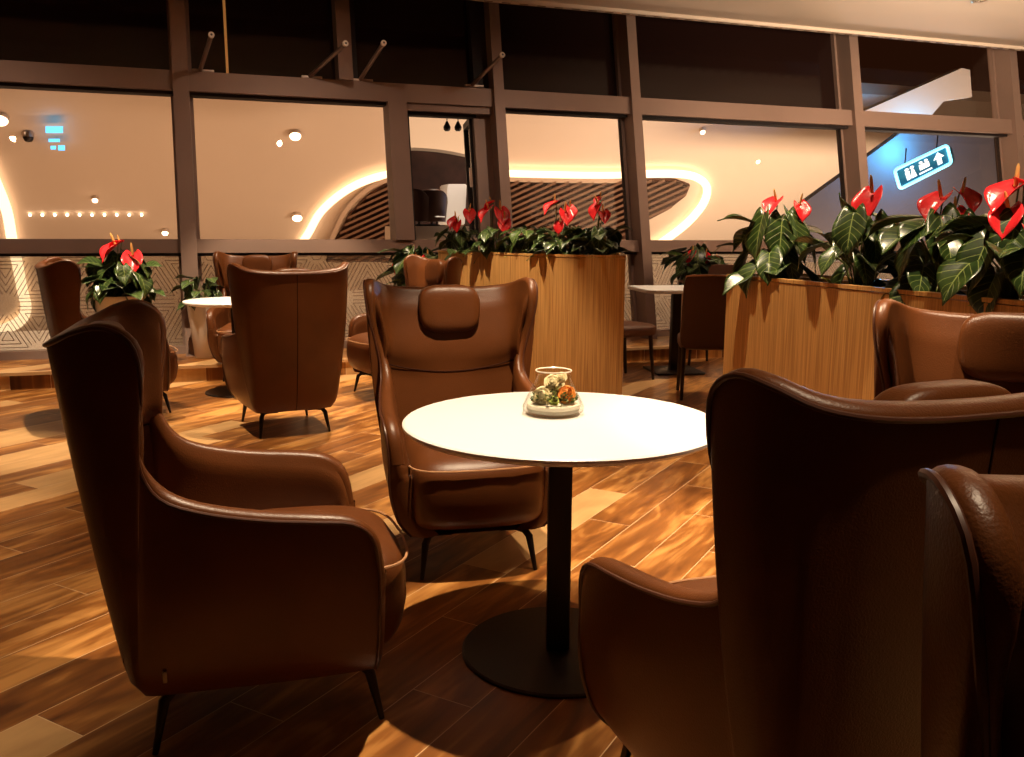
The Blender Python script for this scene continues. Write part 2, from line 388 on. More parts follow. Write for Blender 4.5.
# ------------------------------------------------------------------ leaning glazing
ZTOP = 4.7
def bar(bm, u0, u1, z0, z1, o0, o1):
    """bar in the leaning frame, o0 nearer the glass, o1 nearer the room"""
    P = []
    for z in (z0, z1):
        for u, o in ((u0, o1), (u1, o1), (u1, o0), (u0, o0)): P.append(fp(u, z, o))
    box_pts(bm, P)
MULL = [-6.4, -3.34, -0.185, 2.935, 4.52, 7.50, 10.02, 13.3]
MW = [0.07, 0.07, 0.07, 0.055, 0.055, 0.062, 0.06, 0.06]
for i, (u, hw) in enumerate(zip(MULL, MW)):
    bm = bmesh.new(); bar(bm, u - hw, u + hw, PL, ZTOP, -0.05, 0.30)
    bar(bm, u - hw - 0.03, u + hw + 0.03, PL, ZTOP, -0.02, 0.06)
    tr = struct('trim_%d' % (4 + i), bm, FRAME)
tn = 4 + len(MULL)
bays = list(zip(range(len(MULL) - 1), MULL[:-1], MULL[1:], MW[:-1], MW[1:]))
OPEN_BAY = 2
def pattern_mesh(u0, u1, z0, z1):
    """nested triangle line work of the privacy film, clipped to the pane"""
    bm = bmesh.new(); S = 0.50; Hh = S * math.sqrt(3) / 2; t = 0.0028
    def seg(p, q):
        (x0, y0), (x1, y1) = p, q
        # clip (Liang-Barsky)
        dx, dy = x1 - x0, y1 - y0; ta, tb = 0.0, 1.0
        for pp, qq in ((-dx, x0 - u0), (dx, u1 - x0), (-dy, y0 - z0), (dy, z1 - y0)):
            if abs(pp) < 1e-9:
                if qq < 0: return
            else:
                r = qq / pp
                if pp < 0: ta = max(ta, r)
                else: tb = min(tb, r)
        if ta >= tb: return
        a = Vector((x0 + dx * ta, y0 + dy * ta)); b = Vector((x0 + dx * tb, y0 + dy * tb))
        d = (b - a).normalized(); nn = Vector((-d.y, d.x)) * t
        v = [bm.verts.new(fp(q_.x, q_.y, 0.014)) for q_ in (a - nn, b - nn, b + nn, a + nn)]
        bm.faces.new(v)
    zbase = z1 - 0.42 - 3 * Hh
    for r in range(-1, 5):
        y0 = zbase + r * Hh
        for c in range(int((u0 + 2) / S) - 9, int((u1 + 2) / S) + 3):
            x0 = c * S + (r % 2) * S / 2
            up = [(x0, y0), (x0 + S, y0), (x0 + S / 2, y0 + Hh)]
            dn = [(x0 + S, y0), (x0 + S / 2, y0 + Hh), (x0 + 1.5 * S, y0 + Hh)]
            for T in (up, dn):
                cx = sum(p[0] for p in T) / 3; cy = sum(p[1] for p in T) / 3
                for k in (0.86, 0.64, 0.42, 0.20):
                    Q = [(cx + (p[0] - cx) * k, cy + (p[1] - cy) * k) for p in T]
                    for i in range(3):
                        p, q = Q[i], Q[(i + 1) % 3]
                        if k == 0.86:                       # corners cut round the hexagons
                            p2 = (p[0] + (q[0] - p[0]) * 0.13, p[1] + (q[1] - p[1]) * 0.13); q2 = (q[0] + (p[0] - q[0]) * 0.13, q[1] + (p[1] - q[1]) * 0.13); seg(p2, q2)
                        else: seg(p, q)
            if (r + c) % 2 == 0:
                hx = [(x0 + 0.06 * math.cos(PI / 3 * k), y0 + 0.06 * math.sin(PI / 3 * k)) for k in range(6)]
                for k in range(6): seg(hx[k], hx[(k + 1) % 6])
    return bm
LINE = mat('film_line', (0.10, 0.045, 0.025), 0.6)
wn_ = 1
def pane(parent_name, u0, u1, z0, z1, m, th=0.010, off=0.0):
    bm = bmesh.new(); bar(bm, u0, u1, z0, z1, off - th, off); return bm
for i, ua, ub, wa, wb in bays:
    a, b_ = ua + wa, ub - wb
    # rails
    bm = bmesh.new()
    bar(bm, a, b_, 1.075, 1.20, -0.04, 0.22)      # sill rail
    bar(bm, a, b_, 2.575, 2.76, -0.04, 0.24)      # head rail
    bar(bm, a, b_, PL, PL + 0.07, -0.03, 0.10)
    win = struct('window_%d' % wn_, bm, FRAME); wn_ += 1
    bm = bmesh.new()
    bar(bm, a, b_, 1.045, 1.075, -0.03, 0.16); bar(bm, a, b_, 2.545, 2.575, -0.03, 0.16)
    bar(bm, a, a + 0.03, 1.20, 2.575, -0.03, 0.05); bar(bm, b_ - 0.03, b_, 1.20, 2.575, -0.03, 0.05)
    bar(bm, a, a + 0.02, PL, 1.075, -0.03, 0.05); bar(bm, b_ - 0.02, b_, PL, 1.075, -0.03, 0.05)
    obj('gasket', bm, GASKET, win, False)
    obj('pane', pane('', a, 1.76 if i == OPEN_BAY else b_, 1.20, 2.575, CLEAR), CLEAR, win, False)
    obj('upper_pane', pane('', a, b_, 2.76, ZTOP, DARKG), CLEAR if i in (5, 6) else DARKG, win, False)
    fr = obj('frosted_pane', pane('', a, b_, PL + 0.07, 1.045, FROST), FROST, win, False)
    obj('film_pattern', pattern_mesh(a + 0.03, b_ - 0.03, PL + 0.08, 1.04), LINE, fr, False, fix=False)
# post beside the opening light, post in the upper row
bm = bmesh.new(); bar(bm, 1.765, 1.955, 1.20, 2.575, -0.04, 0.26); struct('trim_%d' % tn, bm, FRAME); tn += 1
bm = bmesh.new(); bar(bm, 1.29, 1.43, 2.76, ZTOP, -0.04, 0.26); struct('trim_%d' % tn, bm, FRAME); tn += 1
bm = bmesh.new(); bar(bm, 1.43, 1.50, 2.76, ZTOP, -0.04, 0.12); bar(bm, 2.72, 2.88, 2.76, ZTOP, -0.04, 0.12); struct('trim_%d' % tn, bm, GASKET); tn += 1
# opening casement
bm = bmesh.new()
bar(bm, 1.955, 2.88, 2.50, 2.575, -0.04, 0.20); bar(bm, 2.70, 2.88, 1.20, 2.50, -0.05, 0.10)
win = struct('window_%d' % wn_, bm, FRAME); wn_ += 1
bm = bmesh.new(); bar(bm, 1.955, 2.72, 2.465, 2.50, -0.05, 0.12); bar(bm, 1.955, 2.0, 1.20, 2.48, -0.05, 0.12); obj('gasket', bm, GASKET, win, False)
sash = thing('casement_sash', 'dark framed window sash swung open beside the tilted mullion', 'window sash', fp(2.70, 1.22, 0.02))
def sashpt(a, z, t):       # a along the sash from the hinge, swung outwards
    d = Vector((-0.15, 0.99, 0)).normalized(); s = Vector((d.y, -d.x, 0))
    return fp(2.70, z, 0.02) + d * a + s * t - sash.location
def sbar(bm, a0, a1, z0, z1, t0, t1):
    P = []
    for z in (z0, z1):
        for a, t in ((a0, t0), (a1, t0), (a1, t1), (a0, t1)): P.append(sashpt(a, z, t))
    box_pts(bm, P)
bm = bmesh.new()
for q in ((0, 0.06, 1.22, 2.48), (0.60, 0.66, 1.22, 2.48), (0.06, 0.60, 1.22, 1.29), (0.06, 0.60, 2.41, 2.48)): sbar(bm, *q, -0.03, 0.03)
obj('sash_frame', bm, GASKET, sash, False)
bm = bmesh.new(); sbar(bm, 0.06, 0.60, 1.29, 2.41, -0.004, 0.004); obj('pane', bm, CLEAR, sash, False)
bm = bmesh.new(); sbar(bm, 0.0, 0.02, 1.75, 1.95, -0.06, -0.03); obj('handle', bm, CHROME, sash, False)

# window stays sticking out from the head rail
for k, (u0, z0, u1, z1, off) in enumerate(((-0.01, 2.76, 0.10, 2.95, 1.05), (1.00, 2.76, 1.26, 2.97, 1.0), (1.50, 2.76, 1.60, 2.99, 1.05), (2.66, 2.77, 2.76, 2.97, 1.0))):
    lab = ['stay rod by the leftmost mullion', 'stay rod crossing the short upper post', 'stay rod just right of the short upper post', 'stay rod beside the opened casement'][k]
    t = thing('window_stay', 'slim grey %s, on the head rail' % lab, 'window stay', fp(u0, z0, 0.2), 0, 'window stay rods on the head rail')
    A = Vector((0, 0, 0.012)); q = fp(u1, z1, off) - fp(u0, z0, 0.2); B = q
    bm = bmesh.new(); add_tube(bm, [A, A.lerp(B, 0.97)], 0.020, 14); obj('rod', bm, mat('grey_rod', (0.22, 0.15, 0.12), 0.35, 0.6), t)
    bm = bmesh.new(); add_tube(bm, [A.lerp(B, 0.97), B], 0.026, 16); obj('end_cap', bm, mat('pale_end_cap', (0.7, 0.6, 0.5), 0.4), t)
    bm = bmesh.new(); add_tube(bm, [B, A.lerp(B, 1.004)], 0.010, 10); obj('screw', bm, GASKET, t)
    bm = bmesh.new(); add_box(bm, (0.03, 0, 0.012), (0.20, 0.05, 0.024), Matrix.Rotation(YAW, 3, 'Z'), 0.004); obj('bracket', bm, mat('bracket_metal', (0.45, 0.36, 0.30), 0.4, 0.5), t)
bm = bmesh.new(); bar(bm, 0.232, 0.256, 2.78, 4.5, 0.001, 0.03)  # glowing bar standing in for a reflection on the upper pane
tag(obj('amber_reflection_bar', bm, mat('amber_reflection', (0.5, 0.2, 0.05), 0.4, emit=0.22, ecol=(1.0, 0.42, 0.10)), None, False), 'thin glowing amber reflection running up the dark upper window', 'reflection')

# ------------------------------------------------------------------ terminal hall beyond the glass
def slab(bm, pts, th, c=HC, l=HL):
    """polygon lying on the shell, thickness th along the outward normal"""
    n = Vector((N.x, N.y, -l)).normalized()
    a = [bm.verts.new(p) for p in pts]; b = [bm.verts.new(p + n * th) for p in pts]
    bm.faces.new(a); bm.faces.new(b); k = len(pts)
    for i in range(k): bm.faces.new((a[i], a[(i + 1) % k], b[(i + 1) % k], b[i]))
bm = bmesh.new()
pts = []
def hp(u, z, off=0.0): return E * u + N * (HC - off + HL * z) + Vector((0, 0, z))
slab(bm, [hp(-22, -6), hp(40, -6), hp(40, 4.15), hp(-22, 4.15)], 0.3)
tag(obj('hall_shell', bm, CREAM, None, False), kind='structure')
def ribbon(px, wpx, off, th, name, m, parent=None):
    P = catmull([(a, b, 0) for a, b in px], len(px) * 6)
    L_, R_ = [], []
    for i in range(len(P)):
        d = P[min(i + 1, len(P) - 1)] - P[max(i - 1, 0)]; d = d / (np.linalg.norm(d) + 1e-9)
        nx, ny = -d[1] * wpx / 2, d[0] * wpx / 2
        L_.append((P[i][0] + nx, P[i][1] + ny)); R_.append((P[i][0] - nx, P[i][1] - ny))
    bm = bmesh.new(); rows = []
    for (a, b) in zip(L_, R_):
        rows.append([hal(a[0], a[1], off), hal(a[0], a[1], off + th), hal(b[0], b[1], off + th), hal(b[0], b[1], off)])
    grid_mesh(bm, rows, wrap=True)
    return obj(name, bm, m, parent, False)
# slatted recess framed by a cove light
slat = thing('slatted_ceiling_recess', 'dark slatted ceiling recess seen through the windows, inside a glowing cove', 'ceiling panel', hal(520, 240, 0.1))
def rel(o, p):
    o.parent = p; o.matrix_parent_inverse = Matrix.Translation(p.location).inverted(); return o
reg = [(326, 262), (336, 240), (348, 217), (366, 198), (388, 184), (430, 179), (512, 182), (606, 183), (645, 180), (676, 181), (690, 186), (686, 196), (668, 210), (645, 222), (600, 262)]
bm = bmesh.new(); slab(bm, [hal(x, y, 0.12) for x, y in reg], 0.1); rel(obj('backing', bm, SLATBACK, None, False), slat)
def inside(x, y, poly):
    c = False; j = len(poly) - 1
    for i in range(len(poly)):
        xi, yi = poly[i]; xj, yj = poly[j]
        if (yi > y) != (yj > y) and x < (xj - xi) * (y - yi) / (yj - yi) + xi: c = not c
        j = i
    return c
bm = bmesh.new()
for k in range(-20, 60):
    x0 = 250 + k * 13.0; run = []
    for s in range(0, 130):
        x = x0 + s * 1.6; y = 262 - s * 0.72
        if inside(x, y, reg): run.append((x, y))
        elif run:
            break
    if len(run) > 3:
        (xa, ya), (xb, yb) = run[0], run[-1]; h_ = 1.3
        P = [hal(xa, ya + h_, 0.16), hal(xb, yb + h_, 0.16), hal(xb, yb - h_, 0.16), hal(xa, ya - h_, 0.16),
             hal(xa, ya + h_, 0.36), hal(xb, yb + h_, 0.36), hal(xb, yb - h_, 0.36), hal(xa, ya - h_, 0.36)]
        box_pts(bm, P)
rel(obj('slats', bm, SLATM, None, False), slat)
rel(ribbon([(300, 246), (309, 232), (320, 213), (338, 196), (360, 183), (388, 174.5), (430, 171), (512, 174), (606, 176), (645, 174), (680, 174), (698, 178), (707, 188), (703, 204), (688, 222), (668, 238), (650, 250)], 8.0, 0.1, 0.12, 'cove_light', GLOW), slat)
rel(ribbon([(323, 256), (333, 236), (345, 212), (363, 193), (388, 180), (430, 176), (512, 179.5), (606, 181), (645, 179)], 4.5, 0.12, 0.20, 'recess_lip', mat('recess_lip', (0.6, 0.45, 0.33), 0.6), None), slat)
# second cove on the left
cv = ribbon([(-14, 160), (-3, 185), (7, 212), (12, 240), (17, 262), (22, 288), (26, 308), (20, 321), (2, 330), (-22, 337)], 11, 0.1, 0.12, 'cove_light', GLOW)
tag(cv, 'bent glowing cove line at the far left, seen through the glass', 'cove light')
# bulkhead on the right with the wayfinding sign
def bk(px, py, off=0.0): return cast(px, py, 14.6 - off, 0.0)
bm = bmesh.new(); P = [bk(x, y) for x, y in ((790, 262), (797, 208), (830, 184), (906, 129), (914, 122), (1200, 122), (1200, 262))]
a = [bm.verts.new(p) for p in P]; b2 = [bm.verts.new(p + N * 0.2) for p in P]; bm.faces.new(a); bm.faces.new(b2)
for i in range(len(P)): bm.faces.new((a[i], a[(i + 1) % len(P)], b2[(i + 1) % len(P)], b2[i]))
tag(obj('hall_bulkhead', bm, SOFFIT, None, False), kind='structure')
bm = bmesh.new(); P = [bk(x, y, 0.3) for x, y in ((860, 113), (962, 68), (970, 70), (972, 97), (944, 101), (930, 117))]
a = [bm.verts.new(p) for p in P]; b2 = [bm.verts.new(p + N * 0.25) for p in P]; bm.faces.new(a); bm.faces.new(b2)
for i in range(len(P)): bm.faces.new((a[i], a[(i + 1) % len(P)], b2[(i + 1) % len(P)], b2[i]))
tag(obj('ceiling_reflection_wedge', bm, CREAM, None, False), kind='structure')  # pale panel standing in for the room ceiling's reflection in the upper pane

# lit sign, tilted on its hangers as seen
sg = thing('wayfinding_sign', 'blue rounded lightbox sign with white pictograms and up arrow, hanging beyond the glass', 'sign', bk(922, 167, 1.2))
def sk(s, t, off=0.0):
    """s 0..1 along, t 0..1 up"""
    TL, TR, BL, BR = (894.5, 170), (947, 145), (900, 189), (951.5, 163)
    x = (TL[0] * (1 - s) + TR[0] * s) * t + (BL[0] * (1 - s) + BR[0] * s) * (1 - t)
    y = (TL[1] * (1 - s) + TR[1] * s) * t + (BL[1] * (1 - s) + BR[1] * s) * (1 - t)
    return bk(x, y, 1.2 + off) - sg.location
def sface(bm, st, off, th):
    a = [bm.verts.new(sk(s, t, off)) for s, t in st]; b = [bm.verts.new(sk(s, t, off) - N * th) for s, t in st]
    bm.faces.new(a); bm.faces.new(b); k = len(st)
    for i in range(k): bm.faces.new((a[i], a[(i + 1) % k], b[(i + 1) % k], b[i]))
def rrect(s0, s1, t0, t1, rs, rt, n=5):
    o = []
    for cx, cy, a0 in ((s1 - rs, t0 + rt, -90), (s1 - rs, t1 - rt, 0), (s0 + rs, t1 - rt, 90), (s0 + rs, t0 + rt, 180)):
        for k in range(n + 1):
            a = math.radians(a0 + 90 * k / n); o.append((cx + rs * math.cos(a), cy + rt * math.sin(a)))
    return o
bm = bmesh.new(); sface(bm, rrect(0, 1, 0, 1, .1, .25), -0.1, 0.1); obj('sign_body', bm, mat('sign_body', (0.02, 0.05, 0.08), 0.5), sg, False)
bm = bmesh.new(); sface(bm, rrect(.03, .97, .08, .92, .08, .2), 0.0, 0.01); obj('sign_face', bm, BLUEFACE, sg, False)
bm = bmesh.new(); rr_ = rrect(0.0, 1.0, 0.0, 1.0, .06, .16); rr_.append(rr_[0])
add_tube(bm, [sk(s, t, 0.03) for s, t in rr_], 0.030, 8, False); obj('light_tube', bm, LEDBLUE, sg)
def icon(st, name='pictogram'):
    bm = bmesh.new()
    for poly in st: sface(bm, poly, 0.012, 0.012)
    obj(name, bm, ICON, sg, False)
R4 = lambda a, b, c, d: [(a, c), (b, c), (b, d), (a, d)]
circ = lambda x, y, rx, ry: [(x + rx * math.cos(2 * PI * k / 10), y + ry * math.sin(2 * PI * k / 10)) for k in range(10)]
icon([circ(.20, .74, .035, .07), R4(.165, .235, .22, .64), circ(.30, .74, .035, .07), [(.25, .22), (.35, .22), (.32, .64), (.28, .64)]])
icon([circ(.47, .76, .03, .06), circ(.57, .76, .03, .06), R4(.43, .61, .40, .66), R4(.40, .64, .20, .28)])
icon([[(.80, .86), (.90, .55), (.84, .55), (.84, .22), (.76, .22), (.76, .55), (.70, .55)]], 'arrow')
for s in (.2, .8):
    bm = bmesh.new(); p = sk(s, 1.0, -0.05); add_tube(bm, [p, p + Vector((0, 0, 0.30))], 0.012, 6); obj('hanger', bm, BLACKM, sg)
l = bpy.data.lights.new('sign_glow_light', 'POINT'); l.energy = 330; l.color = (0.05, 0.42, 1.0); l.shadow_soft_size = 0.15
o = bpy.data.objects.new('sign_glow_light', l); COL.objects.link(o); o.location = bk(912, 150, 0.45)
# lamps and camera on the shell, and the reflection of a blue sign
def disc_lamp(px, py, r, label, m=LEDW, grp='round lamps on the hall shell'):
    t = thing('hall_downlight', label, 'ceiling light', hal(px, py, 0.06), 0, grp)
    nrm = Vector((N.x, N.y, -HL)).normalized()
    def tb(name, r0, r1, h0, h1, mm):
        bm = bmesh.new(); add_tube(bm, [-nrm * h0, -nrm * h1], [r0, r1], 20); obj(name, bm, mm, t)
    tb('housing', r * 1.15, r * 1.15, -0.02, 0.05, CREAM); tb('diffuser', r, r * 0.9, 0.05, 0.08, m)
disc_lamp(295, 134, 0.10, 'bright round lamp high in the pane above the rear table')
disc_lamp(297, 216, 0.10, 'bright round lamp just below another, beside the cove line')
disc_lamp(0, 118, 0.12, 'bright round lamp at the very edge of the leftmost pane')
disc_lamp(95, 198, 0.05, 'small round lamp above the row of tiny lights')
disc_lamp(702, 130, 0.05, 'tiny recessed lamp in the bright pane right of the planter')
disc_lamp(165, 231, 0.06, 'tiny square-looking lamp low beside the first mullion')
for k in range(10):
    bm = bmesh.new(); p = hal(30 + 12.4 * k, 215, 0.08); bmesh.ops.create_uvsphere(bm, u_segments=10, v_segments=6, radius=0.028)
    o = tag(obj('tiny_lamp', bm, LEDW), 'one of the tiny lamps in a level row low in the leftmost pane', 'light', 'row of tiny lamps in the leftmost pane'); o.location = p
t = thing('dome_camera', 'small black dome camera fixed on the hall shell, leftmost pane', 'camera', hal(28, 135, 0.05))
bm = bmesh.new(); add_lathe(bm, [(0.09, 0.06), (0.10, 0.0), (0.10, -0.03)], seg=20); obj('mount', bm, CHROME, t)
bm = bmesh.new(); add_lathe(bm, [(0.085, -0.03), (0.08, -0.07), (0.055, -0.11), (0.0, -0.125)], seg=20); obj('dome', bm, BLACKM, t)
t = thing('blue_sign_reflection', 'small glowing blue reflection of a sign high in the leftmost pane', 'sign', hal(55, 138, 0.3))  # glowing pieces standing in for a reflected sign
def pk(px, py): return hal(px, py, 0.35) - t.location
for nm, q in (('reflected_bar', (46, 126.5, 63, 133)), ('pictogram', (49, 139, 60, 142)), ('pictogram', (51, 146, 56, 149.5)), ('pictogram', (58.5, 145.5, 65, 150.5))):
    bm = bmesh.new(); x0, y0, x1, y1 = q
    P = [pk(x0, y1), pk(x1, y1), pk(x1, y0), pk(x0, y0)]; box_pts(bm, P + [p - N * 0.05 for p in P]); obj(nm, bm, DEEPBLUE, t, False)

# the lounge platform seen through the opened casement
def vk(px, py, c=13.2): return cast(px, py, c, 0.0)
bm = bmesh.new(); P = [vk(414, 226, 12.4), vk(482, 226, 12.4), vk(482, 262, 12.4), vk(414, 262, 12.4)]; box_pts(bm, [P[3], P[2], P[2] + N * 2.2, P[3] + N * 2.2, P[0], P[1], P[1] + N * 2.2, P[0] + N * 2.2])
tag(obj('hall_platform', bm, CREAM, None, False), kind='structure')
bm = bmesh.new()
n_ = 24; top = []; bot = []
for k in range(n_ + 1):
    s = k / n_; x = 408 + s * 76; y = 149 + 12 * s * s; top.append((x, y)); bot.append((x, 225))
rows = []
for (a, b) in zip(top, bot):
    cc = 14.9
    rows.append([vk(a[0], a[1], cc), vk(b[0], b[1], cc), vk(b[0], b[1], cc + 0.4), vk(a[0], a[1], cc + 0.4)])
grid_mesh(bm, rows, wrap=True)
ds = obj('curved_partition', bm, mat('dark_ribbed_panel', (0.055, 0.022, 0.018), 0.5, var=0.3, vscale=4), None, False)
tag(ds, 'dark curved partition seen through the opened casement', 'partition')
bm = bmesh.new(); rows = []
for (a, b) in zip(top, bot): rows.append([vk(a[0], a[1] - 1.5, 14.85), vk(a[0], a[1] + 1.5, 14.85), vk(a[0], a[1] + 1.5, 14.75), vk(a[0], a[1] - 1.5, 14.75)])
grid_mesh(bm, rows, wrap=True); rel_o = obj('top_rail', bm, CREAM, ds, False)
bm = bmesh.new(); P = [vk(446, 225), vk(465, 225), vk(467, 184), vk(448, 184)]; box_pts(bm, [P[0], P[1], P[1] + N * 0.5, P[0] + N * 0.5, P[3], P[2], P[2] + N * 0.5, P[3] + N * 0.5])
bmesh.ops.bevel(bm, geom=list(bm.edges), offset=0.015, segments=2, affect='EDGES')
tag(obj('white_cabinet', bm, WHITE, None, False), 'plain white cabinet standing beyond the opened casement', 'cabinet')
for k, (px, lab) in enumerate(((447, 'first'), (458, 'middle'), (468, 'last'))):
    t = thing('pendant_lamp', ['small dark pendant lamp nearest the window post, beyond the casement', 'small dark pendant lamp between two like it, beyond the casement', 'small dark pendant lamp nearest the open sash, beyond the casement'][k], 'pendant lamp', vk(px, 127), 0, 'pendant lamps beyond the casement')
    bm = bmesh.new(); add_tube(bm, [(0, 0, 0.05), (0, 0, 0.75)], 0.008, 6); obj('cord', bm, BLACKM, t)
    bm = bmesh.new(); add_lathe(bm, [(0.015, 0.08), (0.03, 0.05), (0.055, 0.0), (0.05, -0.04), (0.03, -0.06)], seg=16); obj('lamp_shade', bm, BLACKM, t)

for k, (px, yaw) in enumerate(((419, -30), (432, 10))):
    t = thing('lounge_chair', ['far dark lounge chair nearest the window post, beyond the opened casement', 'far dark lounge chair next to the white cabinet, beyond the opened casement'][k], 'chair', vk(px, 226, 12.7), math.radians(yaw + 180), 'lounge chairs beyond the casement')
    DKL = mat('dark_lounge_leather', (0.07, 0.030, 0.018), .4)
    def arc(r0, r1, a0, a1, z0, z1, flare=0.0):
        bm = bmesh.new(); rows = []
        for q in range(15):
            a = math.radians(a0 + (a1 - a0) * q / 14); edge = abs(q / 7 - 1) ** 3; zt = z1 - .16 * edge
            c, s_ = math.cos(a), math.sin(a)
            rows.append([Vector((r * c, r * s_, z)) for r, z in ((r0, z0), (r1, z0), (r1 + flare, zt - .02), ((r0 + r1) / 2 + flare, zt), (r0 + flare, zt - .02))])
        grid_mesh(bm, rows, wrap=True)
        return bm
    obj('backrest', arc(.15, .20, 0, 180, .06, .52, .03), DKL, t)
    bm = bmesh.new(); add_lathe(bm, [(0, .06), (.14, .06), (.15, .10), (.15, .20), (.13, .225), (0, .23)], seg=24, cap0=False, cap1=False); obj('seat', bm, DKL, t)
    bm = bmesh.new(); add_lathe(bm, [(0, 0), (.12, 0), (.12, .02), (.02, .03), (.02, .07)], seg=20, cap0=False); obj('base', bm, BLACKM, t)
t = thing('side_table', 'small white side table between the far lounge chairs and white cabinet', 'table', vk(437, 226, 12.6))
bm = bmesh.new(); add_lathe(bm, [(0, .12), (.11, .12), (.12, .13), (.11, .14), (0, .14)], seg=24, cap0=False, cap1=False); obj('tabletop', bm, WHITE, t)
bm = bmesh.new(); add_lathe(bm, [(.06, 0), (.06, .01), (.012, .02), (.012, .12)], seg=16); obj('column', bm, BLACKM, t)
spot('added_platform_fill', tuple(vk(452, 60, 12.3)), tuple(vk(455, 215, 13.0)), 260, 45, 0.6, 0.04, (1.0, 0.78, 0.58))  # added spot to brighten the cabinet, no lamp belongs here

# exterior ledge catching light below the left pane
bm = bmesh.new()
box_pts(bm, [fl(-6.4, -0.5, -0.35), fl(-0.9, -0.5, -0.35), fl(-0.9, -2.6, -0.35), fl(-6.4, -2.6, -0.35), fl(-6.4, -0.5, 0.02), fl(-0.9, -0.5, 0.02), fl(-0.9, -2.6, 0.12), fl(-6.4, -2.6, 0.12)])
tag(obj('outside_ledge', bm, mat('pale_ledge', (0.85, 0.78, 0.7), 0.6), None, False), kind='structure')
spot('added_ledge_fill', tuple(fl(-2.4, -2.1, 5.0)), tuple(fl(-2.4, -1.5, 0)), 900, 60, 0.8, 0.05, (1.0, 0.80, 0.60))  # added spot that makes the ledge bright, its source is unseen
#PART2
# ------------------------------------------------------------------ wing chair (local: front +y, right +x)
HS = 1.0
#        bottom x,y      top x,y,z            inner thickness
CK = [(0.00, -.338, 0.00, -.468, 1.030, .080), (0.10, -.338, 0.12, -.466, 1.031, .080), (0.175, -.336, 0.225, -.455, 1.038, .070),
      (0.218, -.330, 0.297, -.424, 1.052, .058), (0.236, -.326, 0.342, -.372, 1.078, .048), (0.246, -.322, 0.363, -.312, 1.086, .044),
      (0.252, -.318, 0.367, -.260, 1.045, .043), (0.256, -.310, 0.354, -.250, .945, .043), (0.259, -.300, 0.326, -.268, .830, .044),
      (0.262, -.280, 0.308, -.266, .745, .050), (0.266, -.215, 0.310, -.225, .678, .058), (0.272, -.110, 0.324, -.130, .642, .066),
      (0.278, .010, 0.338, .000, .618, .072), (0.281, .120, 0.347, .115, .606, .074), (0.280, .205, 0.346, .205, .592, .074),
      (0.277, .250, 0.340, .256, .545, .074), (0.275, .266, 0.332, .270, .45, .074)]
Z0 = 0.165
def chair_nets(nc=56, nr=22):
    C = catmull(CK, nc)
    cols = []
    for sgn in (-1, 1):
        cc = C if sgn == 1 else C[::-1]
        for c in (cc if sgn == 1 else cc[:-1]):
            cols.append((sgn * c[0], c[1], sgn * c[2], c[3], c[4] * HS, max(c[5], .03)))
    n = len(cols)
    out = np.zeros((n, nr, 3))
    for i, (bx, by, tx, ty, tz, th) in enumerate(cols):
        for j in range(nr):
            t = j / (nr - 1); te = t ** 0.92
            z = Z0 + (tz - Z0) * t
            x = bx + (tx - bx) * te; y = by + (ty - by) * t
            # belly: sides and back bow outwards a little, bottom tucks under
            bow = 0.022 * math.sin(PI * min(1, t)) if abs(bx) > .2 else 0.0
            x += math.copysign(bow, bx) if abs(bx) > .2 else 0
            y -= 0.02 * math.sin(PI * t) * max(0, 1 - abs(bx) / .28)
            if z < Z0 + 0.07:                       # rounded lower edge
                q = 1 - (z - Z0) / 0.07; x -= math.copysign(0.020 * q * q, x) if abs(x) > .01 else 0; y += 0.022 * q * q * (1 if by < -.1 else 0)
            out[i, j] = (x, y, z)
    # inward normals in plan from neighbouring columns at the same row
    inn = np.zeros((n, nr, 3))
    for j in range(nr):
        P = np.array([out[i, 0, :2] + (out[i, -1, :2] - out[i, 0, :2]) * min(1.0, .30 / (cols[i][4] - Z0)) for i in range(n)])
        d = np.zeros_like(P); d[1:-1] = P[2:] - P[:-2]; d[0] = P[1] - P[0]; d[-1] = P[-1] - P[-2]
        for i in range(n):
            # use the bottom outline blended with the row for stable directions
            v = d[i].copy()
            if np.linalg.norm(v) < 1e-6: v = out[min(i + 1, n - 1), 0, :2] - out[max(i - 1, 0), 0, :2]
            v /= np.linalg.norm(v); nx, ny = -v[1], v[0]
            bx = cols[i][0]; th = cols[i][5]; z = out[i, j, 2]; tz = cols[i][4]; t = j / (nr - 1)
            if out[i, 0, 1] > 0: nx, ny = -math.copysign(1, bx), 0.0
            k = 1.0
            # puffed upper cushion above the cross seam
            zs = .705 + 0.05 * min(1, (abs(out[i, j, 0]) / .30) ** 2)
            up = 1 / (1 + math.exp(-(z - zs) / 0.010))
            ax = abs(out[i, j, 0]); near = 1.0 if tz > .8 else 0.0
            puff = 0.030 * up * math.exp(-((z - .79) / .16) ** 2) * near + 0.010 * up * near
            low = 0.030 * (1 - up) * max(0, 1 - ax / .3) if z > .4 else 0.03
            vs = 0.016 * math.exp(-(ax / 0.012) ** 2) * up * near      # vertical seam groove
            T = th + puff + low - vs
            edge = min(1.0, (tz - z) / 0.05); T *= (0.72 + 0.28 * math.sqrt(max(edge, 0)))
            inn[i, j] = (out[i, j, 0] + nx * T, out[i, j, 1] + ny * T, z)
    return cols, out, inn
def smooth_rows(A, it=2):
    for _ in range(it):
        B = A.copy(); B[1:-1] = (A[:-2] + 2 * A[1:-1] + A[2:]) / 4; A = B
    return A
